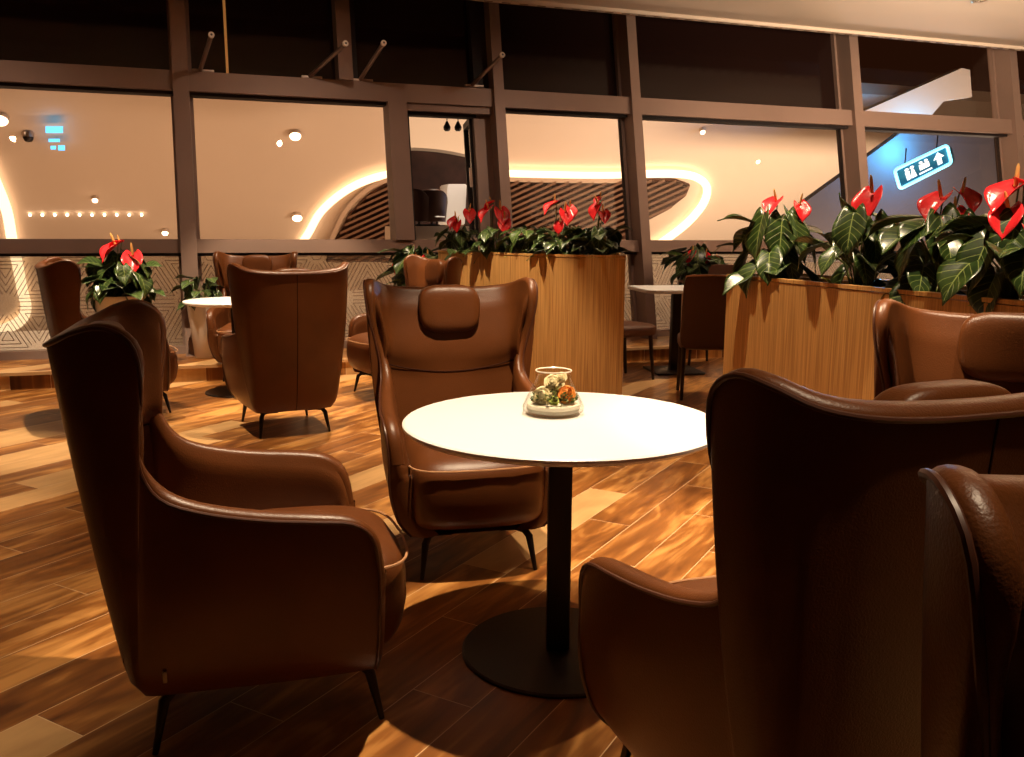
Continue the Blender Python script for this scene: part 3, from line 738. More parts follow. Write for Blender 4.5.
def rrbox(bm, cx, cy, cz, sx, sy, sz, ex=4.0, n=28, m=20, crown=0.0, taper=None, ez=None):
    """superellipsoid block"""
    ez = ez or ex; rows = []
    def sp(v, p): return math.copysign(abs(v) ** (2.0 / p), v)
    for i in range(m + 1):
        ph = -PI / 2 + PI * i / m; row = []
        for k in range(n):
            th = 2 * PI * k / n
            x = sp(math.cos(ph), ez) * sp(math.cos(th), ex); y = sp(math.cos(ph), ez) * sp(math.sin(th), ex); z = sp(math.sin(ph), ez)
            p = Vector((cx + x * sx, cy + y * sy, cz + z * sz))
            if crown and z > 0: p.z += crown * max(0, 1 - x * x) * max(0, 1 - y * y)
            row.append(taper(p, x, y, z) if taper else p)
        rows.append(row)
    grid_mesh(bm, rows, wrap=True)
def make_chair(label, group, pillow=True):
    t = thing('wing_chair', label, 'chair', (0, 0, 0), 0, group)
    cols, out, inn = chair_nets(); n, nr = out.shape[:2]
    inn = np.stack([smooth_rows(inn[:, j], 9) for j in range(nr)], 1)
    # outer shell
    bm = bmesh.new(); grid_mesh(bm, [[Vector(p) for p in out[i]] for i in range(n)])
    # underside closing
    ring = [Vector((p[0] * .9, p[1] * .9 if p[1] < 0 else p[1] * .96, Z0 - .005)) for p in out[:, 0]]
    V = [bm.verts.new(Vector(p)) for p in out[:, 0]]; R2 = [bm.verts.new(p) for p in ring]
    for i in range(n - 1): bm.faces.new((V[i], R2[i], R2[i + 1], V[i + 1]))
    bm.faces.new(R2)
    obj('outer_shell', bm, LEATHER, t, fix=False)
    # rounded edge + inner upholstery
    bm = bmesh.new(); rows = []
    for i in range(n):
        o_, n_ = Vector(out[i, -1]), Vector(inn[i, -1]); row = []
        dirv = (n_ - o_); L = dirv.length
        upv = Vector((0, 0, 1))
        if i < 14 or i > n - 15:
            pass
        # edge normal: perpendicular to the top-edge tangent and to dirv
        a = Vector(out[max(i - 1, 0), -1]); b = Vector(out[min(i + 1, n - 1), -1]); tg = (b - a).normalized()
        nn = tg.cross(dirv.normalized())
        if nn.length < .1: nn = upv
        nn.normalize()
        if nn.z < 0 and abs(nn.z) > .3: nn = -nn
        if abs(nn.z) <= .3 and nn.y < 0: nn = -nn
        for k in range(0, 9):
            an = PI * k / 8; row.append(o_ + dirv * (0.5 - 0.5 * math.cos(an)) + nn * (L * 0.34 * math.sin(an)))
        for j in range(nr - 2, -1, -1):
            if inn[i, j, 2] < 0.26 and j < nr - 3: break
            row.append(Vector(inn[i, j]))
        while len(row) < 9 + nr - 1: row.append(row[-1].copy())
        rows.append(row)
    grid_mesh(bm, rows)
    # arm fronts
    for i, s in ((0, -1), (n - 1, 1)):
        O = [Vector(p) for p in out[i]]; I = [Vector(p) for p in inn[i]]
        grid_mesh(bm, [[o + (q - o) * f + Vector((0, 0.022 * math.sin(PI * f), 0)) for f in (0, .15, .35, .5, .65, .85, 1)] for o, q in zip(O, I)])
    bmesh.ops.remove_doubles(bm, verts=bm.verts, dist=0.0005)
    obj('inner_upholstery', bm, LEATHER, t)
    # piping round the whole edge
    edge = [Vector(out[0, j]) for j in range(0, nr - 1)] + [Vector(p) for p in out[:, -1]] + [Vector(out[-1, j]) for j in range(nr - 2, -1, -1)]
    off = []
    for p in edge: off.append(p + Vector((math.copysign(0.002, p.x) if abs(p.x) > .05 else 0, -.002 if p.y < -.3 else 0, 0.002)))
    bm = bmesh.new(); add_tube(bm, off, 0.0052, 8); obj('piping', bm, PIPING, t)
    # seams of the outer shell
    bm = bmesh.new(); mid = n // 2
    add_tube(bm, [Vector(out[mid, j]) + Vector((0, -.0005, 0)) for j in range(nr)], 0.0022, 6)
    obj('seam', bm, SEAM, t)
    # cross seam of the inner back
    bm = bmesh.new(); pts = []
    for i in range(mid - 27, mid + 28):
        best = None
        zs = .705 + 0.05 * min(1, (abs(inn[i, nr // 2, 0]) / .30) ** 2) - .012
        col = inn[i]
        for j in range(nr - 1):
            if col[j, 2] <= zs <= col[j + 1, 2]:
                f = (zs - col[j, 2]) / (col[j + 1, 2] - col[j, 2] + 1e-9); best = col[j] * (1 - f) + col[j + 1] * f; break
        if best is not None: pts.append(Vector(best))
    if len(pts) > 3: add_tube(bm, pts, 0.0035, 6)
    obj('back_seam', bm, SEAM, t)
    # seat
    bm = bmesh.new()
    def tp(p, x, y, z):
        if y > 0: p.y += 0.035 * (1 - x * x) * y                           # bowed front
        if z < 0 and y > 0: p.y -= 0.05 * (-z) ** 2 * y
        if z > 0: p.z += 0.02 * (y > 0) * y * 0 - 0.012 * max(0, y) ** 3
        if y < 0: p.x *= 1 - 0.12 * (-y)
        return p
    rrbox(bm, 0, 0.035, 0.325, 0.262, 0.312, 0.150, 7.0, 56, 26, 0.030, tp, 5.5)
    obj('seat', bm, LEATHER, t)
    bm = bmesh.new(); P = []
    def sp(v, p): return math.copysign(abs(v) ** (2.0 / p), v)
    for k in range(61):
        th = math.radians(-8 + 196 * k / 60); x, y = sp(math.cos(th), 7), sp(math.sin(th), 7)
        px = 0.264 * x; py = 0.035 + 0.315 * y + (0.035 * (1 - x * x) * y if y > 0 else 0)
        P.append((px, py, 0.438))
    add_tube(bm, P, 0.004, 6); obj('seat_piping', bm, mat('tan_piping', (0.42, 0.22, 0.11), 0.4), t)
    # legs
    for sx in (-1, 1):
        for sy in (-1, 1):
            bm = bmesh.new()
            add_box(bm, (sx * .150, sy * .185 - .01, Z0 - .012), (.11, .10, .016), None, .003)
            add_tube(bm, [(sx * .13, sy * .17 - .01, Z0 - .012), (sx * .188, sy * .235, Z0 - .014), (sx * .203, sy * .258, Z0 - .035), (sx * .222, sy * .285, 0.0)], [.013, .015, .0145, .0075], 10)
            obj('leg', bm, BLACKM, t)
    # little metal tag low on the right flank
    bm = bmesh.new(); j = 2
    i = n - 12; p = out[i, j]; add_box(bm, (p[0] - .004, -.245, .235), (.004, .010, .030), None, .001); obj('metal_tag', bm, TAGM, t)
    if pillow:
        bm = bmesh.new()
        def tpp(p, x, y, z):
            p.y -= 0.11 * (p.z - 1.0) * 1.6 * 0.6
            p.x *= 1 - 0.05 * max(0, -z) ; p.y += .012 * math.sin(6 * x) * 0.15
            return p
        rrbox(bm, 0, -.362, .965, .134, .048, .102, 5.0, 40, 24, 0, tpp, 3.4)
        obj('headrest_pillow', bm, LEATHER, t)
    return t
G = 'brown leather wing chairs'
CH = [  # x, y, heading degrees, label
 ('chair front', -0.684, 2.322, 17.4, 'brown leather wing chair seen side-on beside the near round table, metal tag on its flank', True),
 ('c', -0.189, 3.483, -76.0, 'brown leather wing chair with headrest pillow, directly behind the near white table', True),
 ('b', -1.515, 5.76, 117.6, 'brown leather wing chair seen squarely from behind, vertical seam down its back', True),
 ('r', 0.566, 1.735, 110.6, 'large brown wing chair seen from behind, nearest the base of the near round table', True),
 ('e', 0.765, 0.460, -84.0, 'brown wing chair closest to the viewer, cropped by the picture edge, pillow over its back', True),
 ('p', 1.32, 2.30, -117.0, 'brown wing chair facing the viewer against the long oak planter, plump pillow on its back', True),
 ('l', -2.80, 6.21, 32.6, 'brown wing chair in front of the potted anthurium at the window, farthest to that side', True),
 ('q', -0.92, 7.03, 214.0, 'brown wing chair at the window end of the smaller oak planter, headrest towards the planter', True),
 ('w', -2.30, 7.80, -83.0, 'brown wing chair behind the rear round table, facing the room from the window', True)]
proto = make_chair(CH[0][4], G)
index_children()
for k, (_, x, y, hd, lab, _p) in enumerate(CH):
    o = proto if k == 0 else copy_tree(proto)
    o['label'] = lab; o.location = (x, y, 0); o.rotation_euler = (0, 0, math.radians(hd - 90))

# ------------------------------------------------------------------ round tables
def round_table(x, y, r, label, bs=.30):
    t = thing('round_table', label, 'table', (x, y, 0), 0, 'white round pedestal tables')
    bm = bmesh.new(); add_lathe(bm, [(0.0, .712), (r - .035, .712), (r - .012, .718), (r, .728), (r, .736), (r - .004, .7395), (r - .012, .741), (0.0, .741)], seg=96, cap0=False, cap1=False)
    bmesh.ops.remove_doubles(bm, verts=bm.verts, dist=.001); obj('tabletop', bm, WHITE, t)
    bm = bmesh.new(); add_box(bm, (0, 0, .365), (.072, .072, .70), None, .006); obj('column', bm, BLACKM, t)
    bm = bmesh.new(); add_lathe(bm, [(0.0, 0), (bs, 0), (bs, .006), (bs - .006, .011), (0.05, .015), (0, .015)], seg=80, cap0=False, cap1=False)
    bmesh.ops.remove_doubles(bm, verts=bm.verts, dist=.001); obj('base', bm, BLACKM, t)
    bm = bmesh.new(); add_box(bm, (0, 0, .706), (.26, .26, .010), None, .002); obj('mounting_plate', bm, BLACKM, t)
    return t
round_table(0.148, 2.60, .475, 'near white round table with the vase, on a black column and disc base')
round_table(-2.20, 7.02, .40, 'small white round table beyond, between the window mullion and the chair seen from behind', .27)

# glass vase with roses
VX, VY, VZ = 0.128, 2.68, .7415
va = thing('glass_vase', 'low clear glass vase with narrow neck and wide base, on the near white table', 'vase', (VX, VY, VZ))
prof = [(r_ * 1.07, z_ * 1.06) for r_, z_ in ((.0, .003), (.078, .003), (.088, .010), (.090, .022), (.082, .040), (.068, .068), (.056, .092), (.051, .108), (.052, .128))]
inp = [(r - .003, z) for r, z in prof[::-1][:-2]] + [(.0, .008)]
bm = bmesh.new(); add_lathe(bm, prof + inp, seg=64, cap0=False, cap1=False); bmesh.ops.remove_doubles(bm, verts=bm.verts, dist=.0005); obj('glass_body', bm, VASEG, va)
bm = bmesh.new(); add_lathe(bm, [(.0545, .133), (.0570, .1355), (.0555, .138), (.0525, .1355), (.0545, .133)], seg=48, cap0=False, cap1=False); obj('rim', bm, mat('pale_rim', (.85, .78, .62), .2), va)
random.seed(4)
bm = bmesh.new(); add_lathe(bm, [(0, .009), (.079, .010), (.084, .022), (.080, .032), (.05, .036), (0, .037)], seg=48, cap0=False, cap1=False)
o = tag(obj('white_sand', bm, mat('white_sand', (.92, .86, .74), .9, bump=1, bscale=500)), 'pale sand filling the bottom of the glass vase', 'sand', kind='stuff'); o.location = (VX, VY, VZ)
def rose(x, y, z, r, m, label, cat='flower'):
    r *= .98
    t = thing('rose', label, cat, (x, y, z), 0, 'roses in the glass vase'); t.rotation_euler = (math.radians(58), 0, math.radians(random.uniform(-25, 25)))
    bm = bmesh.new()
    for ring, (cnt, rad, hgt, tilt) in enumerate(((3, .25, .62, .1), (5, .5, .55, .35), (6, .78, .42, .7), (7, 1.0, .22, 1.0))):
        for k in range(cnt):
            a0 = 2 * PI * (k + .5 * ring) / cnt; rows = []
            for i in range(6):
                s = i / 5; row = []
                for j in range(7):
                    u = (j / 6 - .5) * 2; w_ = math.sin(PI * (.22 + .56 * s)) * 4.4 / cnt
                    a = a0 + u * w_; rr_ = r * rad * (.35 + .65 * s ** .8) * (1 + .08 * u * u); zz = r * (hgt * s * 1.5 - .55 + .12 * (1 - ring / 3)) - r * tilt * .12 * s ** 3
                    row.append(Vector((rr_ * math.cos(a), rr_ * math.sin(a), zz)))
                rows.append(row)
            grid_mesh(bm, rows)
    o = obj('petals', bm, m, t, fix=False); md = o.modifiers.new('s', 'SOLIDIFY'); md.thickness = .0012
    bm = bmesh.new(); bmesh.ops.create_icosphere(bm, subdivisions=2, radius=r * .60); bmesh.ops.translate(bm, verts=bm.verts, vec=(0, 0, -r * .15)); obj('heart', bm, m, t)
IV = mat('ivory_petal', (.80, .70, .44), .6); OR = mat('orange_petal', (.78, .27, .035), .6); 
rose(VX - .036, VY - .030, VZ + .066, .030, IV, 'ivory rose low in the vase, on the side away from the orange rose')
rose(VX + .036, VY - .022, VZ + .068, .030, OR, 'orange rose in the glass vase')
rose(VX - .004, VY - .008, VZ + .102, .027, IV, 'ivory rose highest in the vase, under its neck')
rose(VX + .014, VY + .040, VZ + .075, .026, IV, 'ivory rose at the far side of the vase')
rose(VX + .022, VY - .004, VZ + .116, .019, IV, 'small ivory bud pressed into the neck of the vase')
rose(VX + .000, VY - .044, VZ + .050, .016, mat('lime_petal', (.42, .48, .10), .6), 'tiny lime green blossom between the ivory and the orange rose')
bm = bmesh.new(); random.seed(8)
for k in range(240):
    a = random.random() * 6.283; r_ = random.random() ** .5 * .066; z = .038 + random.random() * .065 * (1 - r_ / .09)
    c = Vector((r_ * math.cos(a), r_ * math.sin(a), z)); d = Vector((math.cos(a + random.uniform(-1, 1)), math.sin(a + random.uniform(-1, 1)), random.uniform(.1, 1))).normalized() * .016; s = d.orthogonal().normalized() * .0045
    v = [bm.verts.new(p) for p in (c, c + d * .5 + s, c + d, c + d * .5 - s)]; bm.faces.new(v)
o = tag(obj('greenery', bm, mat('bouquet_leaf', (.07, .10, .02), .5, var=.5, vscale=60), None, False, False), 'small green leaves packed between the roses in the vase', 'leaves', kind='stuff'); o.location = (VX, VY, VZ)
bm = bmesh.new(); random.seed(9)
for k in range(26):
    a = random.random() * 6.283; r_ = .055 + random.random() * .018; bmesh.ops.create_icosphere(bm, subdivisions=1, radius=random.uniform(.003, .006), matrix=Matrix.Translation((r_ * math.cos(a), r_ * math.sin(a), .042 + random.random() * .012)))
o = tag(obj('dried_blossom', bm, mat('dried_blossom', (.62, .52, .30), .8)), 'tiny pale dried blossoms around the roses in the vase', 'blossoms', kind='stuff'); o.location = (VX, VY, VZ)

# ------------------------------------------------------------------ oak planters
def planter(name_label, poly, h, lip=.018):
    c = Vector((sum(p[0] for p in poly) / len(poly), sum(p[1] for p in poly) / len(poly), 0))
    t = thing('planter_box', name_label, 'planter', c)
    n = len(poly); P = [Vector((p[0] - c.x, p[1] - c.y)) for p in poly]
    area_ = sum(P[i].x * P[(i + 1) % n].y - P[(i + 1) % n].x * P[i].y for i in range(n))
    if area_ < 0: P = P[::-1]
    def inset(d):
        o = []
        for i in range(n):
            a, b, c2 = P[i - 1], P[i], P[(i + 1) % n]; e1 = (b - a).normalized(); e2 = (c2 - b).normalized()
            n1 = Vector((-e1.y, e1.x)); n2 = Vector((-e2.y, e2.x)); m = (n1 + n2); m = m.normalized() if m.length > .1 else n1
            o.append(b + m * (d / max(.35, m.dot(n1))))
        return o
    def ringwall(bm, d0, d1, z0, z1):
        A, B = inset(d0), inset(d1); k = len(A)
        q = [[bm.verts.new((p.x, p.y, z)) for p in R] for R, z in ((A, z0), (A, z1), (B, z1), (B, z0))]
        for a, b in ((0, 1), (1, 2), (2, 3), (3, 0)):
            for i in range(k): bm.faces.new((q[a][i], q[a][(i + 1) % k], q[b][(i + 1) % k], q[b][i]))
    bm = bmesh.new(); ringwall(bm, 0, .03, .03, h - lip - .004); obj('carcass', bm, OAK, t, True)
    bm = bmesh.new(); ringwall(bm, -.003, .040, h - lip, h); obj('top_rim', bm, OAK, t, True)
    bm = bmesh.new(); ringwall(bm, .012, .03, 0, .03); obj('plinth', bm, BLACKM, t, True)
    bm = bmesh.new(); A = inset(.03); v = [bm.verts.new((p.x, p.y, h - .06)) for p in A]; bm.faces.new(v); v = [bm.verts.new((p.x, p.y, h - .12)) for p in A]; bm.faces.new(v); obj('soil', bm, SOIL, t, False)
    return t
left = catmull([(.44, 6.80, 0), (.25, 6.95, 0), (.05, 7.17, 0), (-.18, 7.44, 0), (-.42, 7.70, 0), (-.66, 7.90, 0)], 22)
PC = [(.84, 6.62)] + [(p[0], p[1]) for p in left] + [(-.50, 7.99), (.10, 7.85), (.92, 7.40)]
planter('smaller oak veneer planter with a curved flank, holding anthuriums, between chairs and windows', PC, 1.12)
PR = [(1.236, 5.105), (1.846, 3.19), (2.20, 2.08), (2.70, 2.24), (2.34, 3.35), (1.73, 5.26)]
planter('long oak veneer planter full of large anthuriums behind the pillowed chair', PR, 1.06)

# ------------------------------------------------------------------ anthuriums
def leaf_grid(bm, base, yaw, pitch, L, W, droop, fold, uvl, heart=True, roll=0.0, nu=9, nv=12, curl=0.0):
    """heart shaped blade from base, pointing yaw/pitch, bending down by droop along its length"""
    rows = []; uvs = []
    pos = Vector((0, 0, 0)); cur = pitch; step = L / nv; spine = [(Vector((0, 0)), pitch)]
    x = z = 0.0
    for i in range(nv):
        x += math.cos(cur) * step; z += math.sin(cur) * step; cur -= droop / nv; spine.append((Vector((x, z)), cur))
    for i, (p, ang) in enumerate(spine):
        v = i / nv
        wd = W * 0.5 * (math.sin(PI * min(1, (v * .80 + .17)) ** 1.0) ** .85) * (1 - .25 * v) * 1.12 if v < .999 else 0.0
        if v > .6: wd *= (1 - ((v - .6) / .4) ** 2.0)
        row = []; ur = []
        for j in range(nu):
            u = (j / (nu - 1) - .5) * 2
            back = -0.24 * L * max(0, 1 - v / .28) ** 1.3 * (1 - (1 - abs(u)) ** 1.6) * (1 - .5 * abs(u) ** 6) if heart else 0
            f = fold * abs(u) * wd + curl * wd * u * u
            wave = .035 * W * math.sin(9 * v + 3 * u) * abs(u)
            lx = p.x + math.cos(ang) * back - math.sin(ang) * (f + wave); lz = p.y + math.sin(ang) * back + math.cos(ang) * (f + wave)
            ly = u * wd
            ly2 = ly * math.cos(roll) - 0; 
            row.append(Vector((lx * math.cos(yaw) - ly2 * math.sin(yaw), lx * math.sin(yaw) + ly2 * math.cos(yaw), lz + ly * math.sin(roll))) + base); ur.append((j / (nu - 1), v))
        rows.append(row); uvs.append(ur)
    V = [[bm.verts.new(p) for p in r_] for r_ in rows]
    for i in range(nv):
        for j in range(nu - 1):
            f = bm.faces.new((V[i][j], V[i][j + 1], V[i + 1][j + 1], V[i + 1][j]))
            for lp, (a, b) in zip(f.loops, ((i, j), (i, j + 1), (i + 1, j + 1), (i + 1, j))): lp[uvl].uv = uvs[a][b]
def anthurium(loc, label, group, seed, leaves, flowers, young=0, s=1.0):
    """leaves: (yaw deg, reach, height, L, tilt deg, droop); flowers: (dx, dy, z, size, yaw, tilt)"""
    rnd = random.Random(seed)
    if group == 'anthuriums in the long planter': leaves = leaves + rnd_leaves(seed + 500, 16, .04, .17, .02, .20, .13, .21)
    if group == 'anthuriums in the smaller planter': leaves = leaves + rnd_leaves(seed + 500, 14, .03, .16, .0, .17, .11, .18)
    if group in ('anthuriums in the long planter', 'anthuriums in the smaller planter'):
        up = .15 if 'long' in group else .09
        leaves = [(a, b, c + up * min(1, c / .15), d * (1.12 if 'long' in group else 1.0), e_, f_) for a, b, c, d, e_, f_ in leaves]
    flowers = [(a, b, c + (.14 if 'planter' in group else -.05), d * 1.12, 245 + ((yw % 360) - 245) * .45 if yw > 60 else 285 + yw * .3, -28 - 30 * rnd.random() + tl * .3) for a, b, c, d, yw, tl in flowers]
    t = thing('anthurium', label, 'plant', loc, 0, group)
    lb = bmesh.new(); uvl = lb.loops.layers.uv.new('UVMap'); sb = bmesh.new()
    for (yw, reach, hgt, L, tilt, droop) in leaves:
        a = math.radians(yw); tip = Vector((math.cos(a) * reach, math.sin(a) * reach, hgt)) * s
        mid = Vector((tip.x * .35, tip.y * .35, tip.z * .65)); add_tube(sb, [Vector((rnd.uniform(-.015, .015), rnd.uniform(-.015, .015), -.05)), mid, tip], [.0045 * s, .004 * s, .003 * s], 6)
        leaf_grid(lb, tip, a + rnd.uniform(-.3, .3), math.radians(tilt), L * s, L * .68 * s, droop, rnd.uniform(.10, .45), uvl, roll=rnd.uniform(-.4, .4))
    o = obj('leaves', lb, LEAF, t, fix=False); md = o.modifiers.new('s', 'SOLIDIFY'); md.thickness = .0012
    if young:
        yb = bmesh.new(); uvl = yb.loops.layers.uv.new('UVMap')
        for k in range(young):
            a = rnd.random() * 6.283; r_ = rnd.uniform(.02, .13)
            leaf_grid(yb, Vector((math.cos(a) * r_, math.sin(a) * r_, rnd.uniform(-.03, .06))) * s, a, rnd.uniform(0, .9), rnd.uniform(.05, .085) * s, .05 * s, .8, .2, uvl, nu=5, nv=6)
        o = obj('young_leaves', yb, YOUNG, t, fix=False); md = o.modifiers.new('s', 'SOLIDIFY'); md.thickness = .001
    obj('stems', sb, STEM, t)
    for (dx, dy, z, fs, yw, tilt) in flowers:
        c = Vector((dx, dy, z)) * s; fb = bmesh.new(); uvl = fb.loops.layers.uv.new('UVMap')
        a = math.radians(yw); q = c - Vector((math.cos(a), math.sin(a), 0)) * fs * .25
        leaf_grid(fb, q, a, math.radians(tilt), fs * 1.15, fs * .95, .5, .25, uvl, curl=.3)
        fo = obj('flower', fb, RED, t, fix=False); md = fo.modifiers.new('s', 'SOLIDIFY'); md.thickness = .0018
        xb = bmesh.new(); b0 = q + Vector((math.cos(a), math.sin(a), .03)) * fs * .12
        dirv = Vector((math.cos(a) * .25 + rnd.uniform(-.25, .25), math.sin(a) * .25, 1)).normalized()
        add_tube(xb, [b0, b0 + dirv * fs * .25, b0 + dirv * fs * .50, b0 + dirv * fs * .58], [fs * .055, fs * .06, fs * .045, fs * .015], 8); obj('spadix', xb, SPADIX, fo)
        kb = bmesh.new(); add_tube(kb, [Vector((0, 0, -.05)), Vector((c.x * .45, c.y * .45, c.z * .6)), q], .0035 * s, 6); obj('flower_stalk', kb, STEM, fo)
    return t
def rnd_leaves(seed, n, r0, r1, h0, h1, L0, L1):
    r = random.Random(seed); o = []
    for k in range(n):
        o.append((360 * k / n + r.uniform(-25, 25), r.uniform(r0, r1), r.uniform(h0, h1), r.uniform(L0, L1), r.uniform(-65, 25), r.uniform(.3, 1.3)))
    return o
GP = 'anthuriums in the long planter'; GC = 'anthuriums in the smaller planter'
hR = 1.0
# long planter: position along the front edge; leaves then flowers (dx, dy, z, size, yaw, tilt)
anthurium((1.46, 4.93, hR), 'anthurium at the far end of the long planter, two small red flowers', GP, 1,
          [(200, .10, .24, .24, -75, .3), (265, .10, .22, .22, -70, .35), (300, .08, .25, .20, -55, .5), (20, .10, .18, .2, -30, .8), (90, .1, .2, .2, 10, .8), (340, .14, .14, .19, -60, .4), (235, .08, .10, .15, -40, .5), (150, .1, .15, .18, -20, .6)],
          [(-.04, -.05, .33, .10, 200, 5), (.10, -.06, .31, .09, 320, 20)], 8)
anthurium((1.66, 4.28, hR), 'anthurium of the long planter with one tall upright folded dark leaf', GP, 2,
          [(190, .06, .10, .26, 82, .1), (230, .10, .24, .20, -60, .5), (280, .11, .20, .20, -70, .3), (330, .12, .20, .22, -50, .5), (20, .1, .22, .2, -10, .8), (100, .1, .16, .2, 0, .9), (255, .13, .10, .16, -50, .4), (300, .12, .08, .15, -30, .5)],
          [(.02, -.04, .345, .13, 190, 15)], 12)
anthurium((1.83, 3.86, hR), 'anthurium of the long planter with a cluster of pink-red flowers and a white-veined leaf', GP, 3,
          [(200, .11, .16, .2, -65, .3), (250, .10, .22, .22, -60, .4), (290, .12, .2, .20, -70, .3), (340, .10, .24, .22, -40, .7), (60, .1, .2, .2, 0, .9), (140, .1, .2, .2, 0, .9), (225, .12, .08, .16, -40, .5)],
          [(-.02, -.03, .31, .12, 170, 10), (.08, -.05, .33, .10, 340, 35), (.03, -.08, .25, .10, 260, -5)], 12)
anthurium((1.92, 3.42, hR), 'anthurium of the long planter with tall open red flowers in front of the blue sign', GP, 4,
          [(195, .12, .14, .2, -60, .3), (240, .10, .20, .2, -65, .35), (300, .13, .22, .24, -35, .6), (350, .14, .2, .22, -45, .5), (80, .1, .2, .2, 0, .9), (150, .08, .18, .2, 10, .9), (270, .12, .07, .16, -35, .5), (320, .15, .1, .2, -20, .6)],
          [(-.04, -.02, .335, .13, 150, 30), (.03, -.04, .34, .14, 350, 25), (-.07, -.06, .25, .11, 215, -10), (.02, -.09, .21, .10, 260, 0), (.14, -.04, .27, .10, 10, 0)], 10)
anthurium((2.08, 3.02, hR), 'anthurium of the long planter with broad leaves leaning sideways and no flower', GP, 5,
          [(170, .12, .20, .22, 10, .8), (215, .12, .16, .22, -45, .5), (255, .12, .14, .2, -60, .4), (300, .12, .22, .24, -30, .6), (20, .12, .24, .22, -10, .8), (90, .1, .2, .22, 0, .9), (190, .15, .1, .18, -30, .6)],
          [], 10)
anthurium((2.13, 2.68, hR), 'anthurium of the long planter nearest the viewer, tall red flower and pale-veined hanging leaf', GP, 6,
          [(190, .08, .28, .20, -55, .5), (235, .06, .26, .22, -75, .3), (280, .12, .2, .22, -60, .4), (330, .12, .24, .22, -30, .6), (60, .1, .26, .2, 0, .9), (140, .12, .22, .2, 5, .9), (215, .14, .10, .18, -35, .5), (255, .14, .06, .16, -30, .5)],
          [(-.04, -.05, .36, .14, 165, 30), (-.09, -.07, .30, .11, 200, -25), (.06, -.05, .36, .12, 330, 20)], 10)
anthurium((2.28, 2.33, hR), 'anthurium at the near end of the long planter, cut off by the picture edge', GP, 7, rnd_leaves(71, 11, .06, .16, .08, .26, .17, .24), [(0, -.05, .34, .12, 200, 15)], 8)
hC = 1.06
anthurium((-.46, 7.86, hC), 'anthurium at the window end of the smaller planter, orange-red flowers', GC, 11, rnd_leaves(11, 12, .05, .13, .03, .16, .13, .18), [(-.05, -.05, .20, .10, 200, 10), (.08, -.07, .26, .11, 320, 20), (-.02, -.1, .17, .08, 250, 0)], 8)
anthurium((-.16, 7.60, hC), 'anthurium of the smaller planter with bright crimson flowers beside the casement', GC, 12, rnd_leaves(12, 13, .05, .13, .03, .17, .14, .19), [(-.06, -.05, .28, .12, 170, 10), (.06, -.05, .27, .13, 340, 15), (.09, -.09, .19, .11, 300, -20), (-.03, -.02, .33, .08, 90, 30)], 10)
anthurium((.12, 7.32, hC), 'leafy anthurium of the smaller planter with light green leaves and no flower', GC, 13, rnd_leaves(13, 13, .05, .15, .02, .15, .14, .19), [], 14)
anthurium((.36, 7.05, hC), 'anthurium of the smaller planter with stacked red flowers, in front of the slatted recess', GC, 14, rnd_leaves(14, 13, .05, .14, .03, .17, .14, .20), [(-.05, -.05, .31, .11, 160, 10), (.05, -.06, .25, .11, 330, 15), (.0, -.1, .16, .08, 260, -20), (.09, -.03, .28, .09, 20, 25)], 12)
anthurium((.66, 6.90, hC), 'anthurium at the corner of the smaller planter by the wide mullion', GC, 15, rnd_leaves(15, 13, .05, .14, .03, .16, .14, .20), [(-.02, -.04, .30, .11, 180, 20), (.03, -.04, .24, .10, 320, -10), (.0, -.02, .35, .07, 200, 60)], 12)
anthurium((.55, 7.30, hC), 'anthurium set back in the smaller planter, leaves only', GC, 16, rnd_leaves(16, 11, .05, .14, .03, .18, .14, .19), [], 6)

# anthuriums in pots along the windows
def pot(x, y, z, r, h, label):
    t = thing('plant_pot', label, 'pot', (x, y, z), 0, 'white pots along the windows')
    bm = bmesh.new(); add_lathe(bm, [(0, 0), (r * .62, 0), (r * .68, .01), (r * .98, h - .03), (r, h - .02), (r, h), (r - .012, h), (r - .02, h - .05), (0, h - .05)], seg=40, cap0=False, cap1=False)
    bmesh.ops.remove_doubles(bm, verts=bm.verts, dist=.0005); obj('pot_body', bm, POT, t)
    bm = bmesh.new(); add_lathe(bm, [(r - .018, h - .045), (0.0, h - .04)], seg=30, cap0=False); obj('soil', bm, SOIL, t)
GW = 'potted anthuriums along the windows'
def dense(seed, n=60): return rnd_leaves(seed, n, .04, .24, .02, .38, .17, .26)
for k, (x, y, r, h, lab, plab, fl_) in enumerate((
    (-3.32, 7.50, .22, .60, 'white pot under the dense anthurium at the leftmost window', 'dense dark anthurium with two drooping red flowers at the leftmost window', [(-.02, -.06, .50, .16, 200, 35), (.14, -.06, .42, .16, 340, -20), (.0, 0, .52, .10, 150, 50)]),
    (-2.80, 8.00, .15, .50, 'white pot behind the rear round table, mostly hidden', 'dark spiky anthurium half hidden behind the rear round table and its chair', []),
    (-0.86, 8.28, .17, .62, 'white pot hidden behind the chair in profile', 'anthurium with a level row of small red flowers beside the chair in profile', [(-.16, -.08, .33, .13, 190, 0), (-.04, -.10, .34, .12, 220, 10), (.08, -.06, .36, .13, 320, 5), (-.12, -.12, .24, .11, 230, -15)]),
    (1.95, 9.28, .22, .66, 'white pot behind the square dining table', 'dark anthurium with sparse red flowers behind the dining chairs', [(-.10, -.05, .36, .12, 200, 10), (.05, -.06, .34, .10, 300, 10), (.18, -.02, .30, .09, 350, 0)]))):
    off_n = N.x * x + N.y * y; base_z = PL if off_n > FC - .85 - .02 else 0.0
    pot(x, y, base_z, r, h, lab)
    anthurium((x, y, base_z + h - .03), plab, GW, 30 + k, dense(40 + k, 34 if k == 1 else 60), fl_, 0, .66 if k == 1 else 1.0)

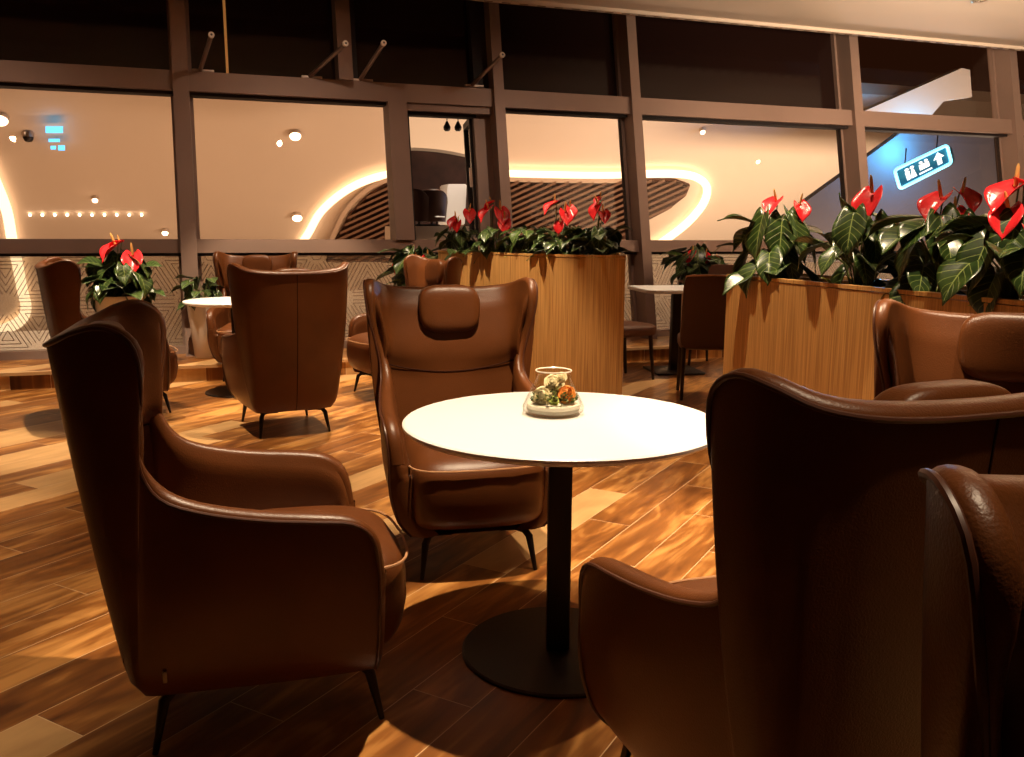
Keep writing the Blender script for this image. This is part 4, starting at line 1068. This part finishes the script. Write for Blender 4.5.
# ------------------------------------------------------------------ dining group between the planters
def dining_chair(x, y, hd, label):
    t = thing('dining_chair', label, 'chair', (x, y, 0), math.radians(hd - 90), 'dark dining chairs at the square table')
    DK = mat('dark_brown_upholstery', (0.085, 0.030, 0.014), .45, bump=.2, bscale=200)
    bm = bmesh.new(); rows = []
    rrbox(bm, 0, 0, 0, .22, .035, .29, 8, 40, 24, 0, lambda p, a, b, c: Vector((p.x * (1 - .04 * c), p.y - .10 * (p.z), p.z)), 8)
    bmesh.ops.translate(bm, verts=bm.verts, vec=(0, -.215, .69)); obj('backrest', bm, DK, t)
    bm = bmesh.new(); rrbox(bm, 0, .01, .44, .225, .225, .055, 7, 40, 16, .015, None, 5); obj('seat', bm, DK, t)
    bm = bmesh.new(); P = [(-.205, -.285, .965), (0, -.29, .975), (.205, -.285, .965)]; add_tube(bm, P, .006, 6); obj('piping', bm, mat('tan_piping', (0.42, 0.22, 0.11), 0.4), t)
    for sx in (-1, 1):
        for sy in (-1, 1):
            bm = bmesh.new(); add_tube(bm, [(sx * .19, sy * .17 - .01, .41), (sx * .20, sy * .20 - (.05 if sy < 0 else 0), 0)], [.020, .013], 8); obj('leg', bm, mat('dark_wood', (.02, .008, .005), .4), t)
tb = thing('square_table', 'white square table with clipped corners and black column, between the two oak planters', 'table', (1.52, 8.20, 0), .15)
bm = bmesh.new(); q = .38; k_ = .07; poly = [(-q + k_, -q), (q - k_, -q), (q, -q + k_), (q, q - k_), (q - k_, q), (-q + k_, q), (-q, q - k_), (-q, -q + k_)]
add_prism(bm, poly, .755, .785); bmesh.ops.bevel(bm, geom=list(bm.edges), offset=.004, segments=2, affect='EDGES'); obj('tabletop', bm, WHITE, tb, False)
bm = bmesh.new(); add_box(bm, (0, 0, .38), (.08, .08, .75), None, .006); obj('column', bm, BLACKM, tb)
bm = bmesh.new(); add_box(bm, (0, 0, .01), (.46, .46, .02), None, .006); obj('base', bm, BLACKM, tb)
dining_chair(1.55, 6.98, 83, 'dark dining chair seen from behind, tucked against the end of the long planter')
dining_chair(0.98, 7.80, 30, 'dark dining chair partly hidden behind the corner of the smaller planter')
dining_chair(2.0, 8.55, 235, 'dark dining chair beyond the square table, backing onto the window plant')
bpy.context.view_layer.update()

t = thing('ceiling_downlight', 'small recessed ceiling downlight near the ceiling edge', 'ceiling light', (4.66, 9.35, CEIL_Z - .001))
bm = bmesh.new(); add_lathe(bm, [(.075, 0), (.080, -.006), (.060, -.010), (.055, -.002)], seg=28, cap0=False, cap1=False); obj('trim_ring', bm, CHROME, t)
for sx in (-1, 1):
    bm = bmesh.new(); add_lathe(bm, [(.018, -.002), (.018, -.008), (.0, -.009)], (sx * .024, 0, 0), seg=14, cap1=False); obj('lens', bm, mat('dark_lens', (.25, .2, .15), .2), t)
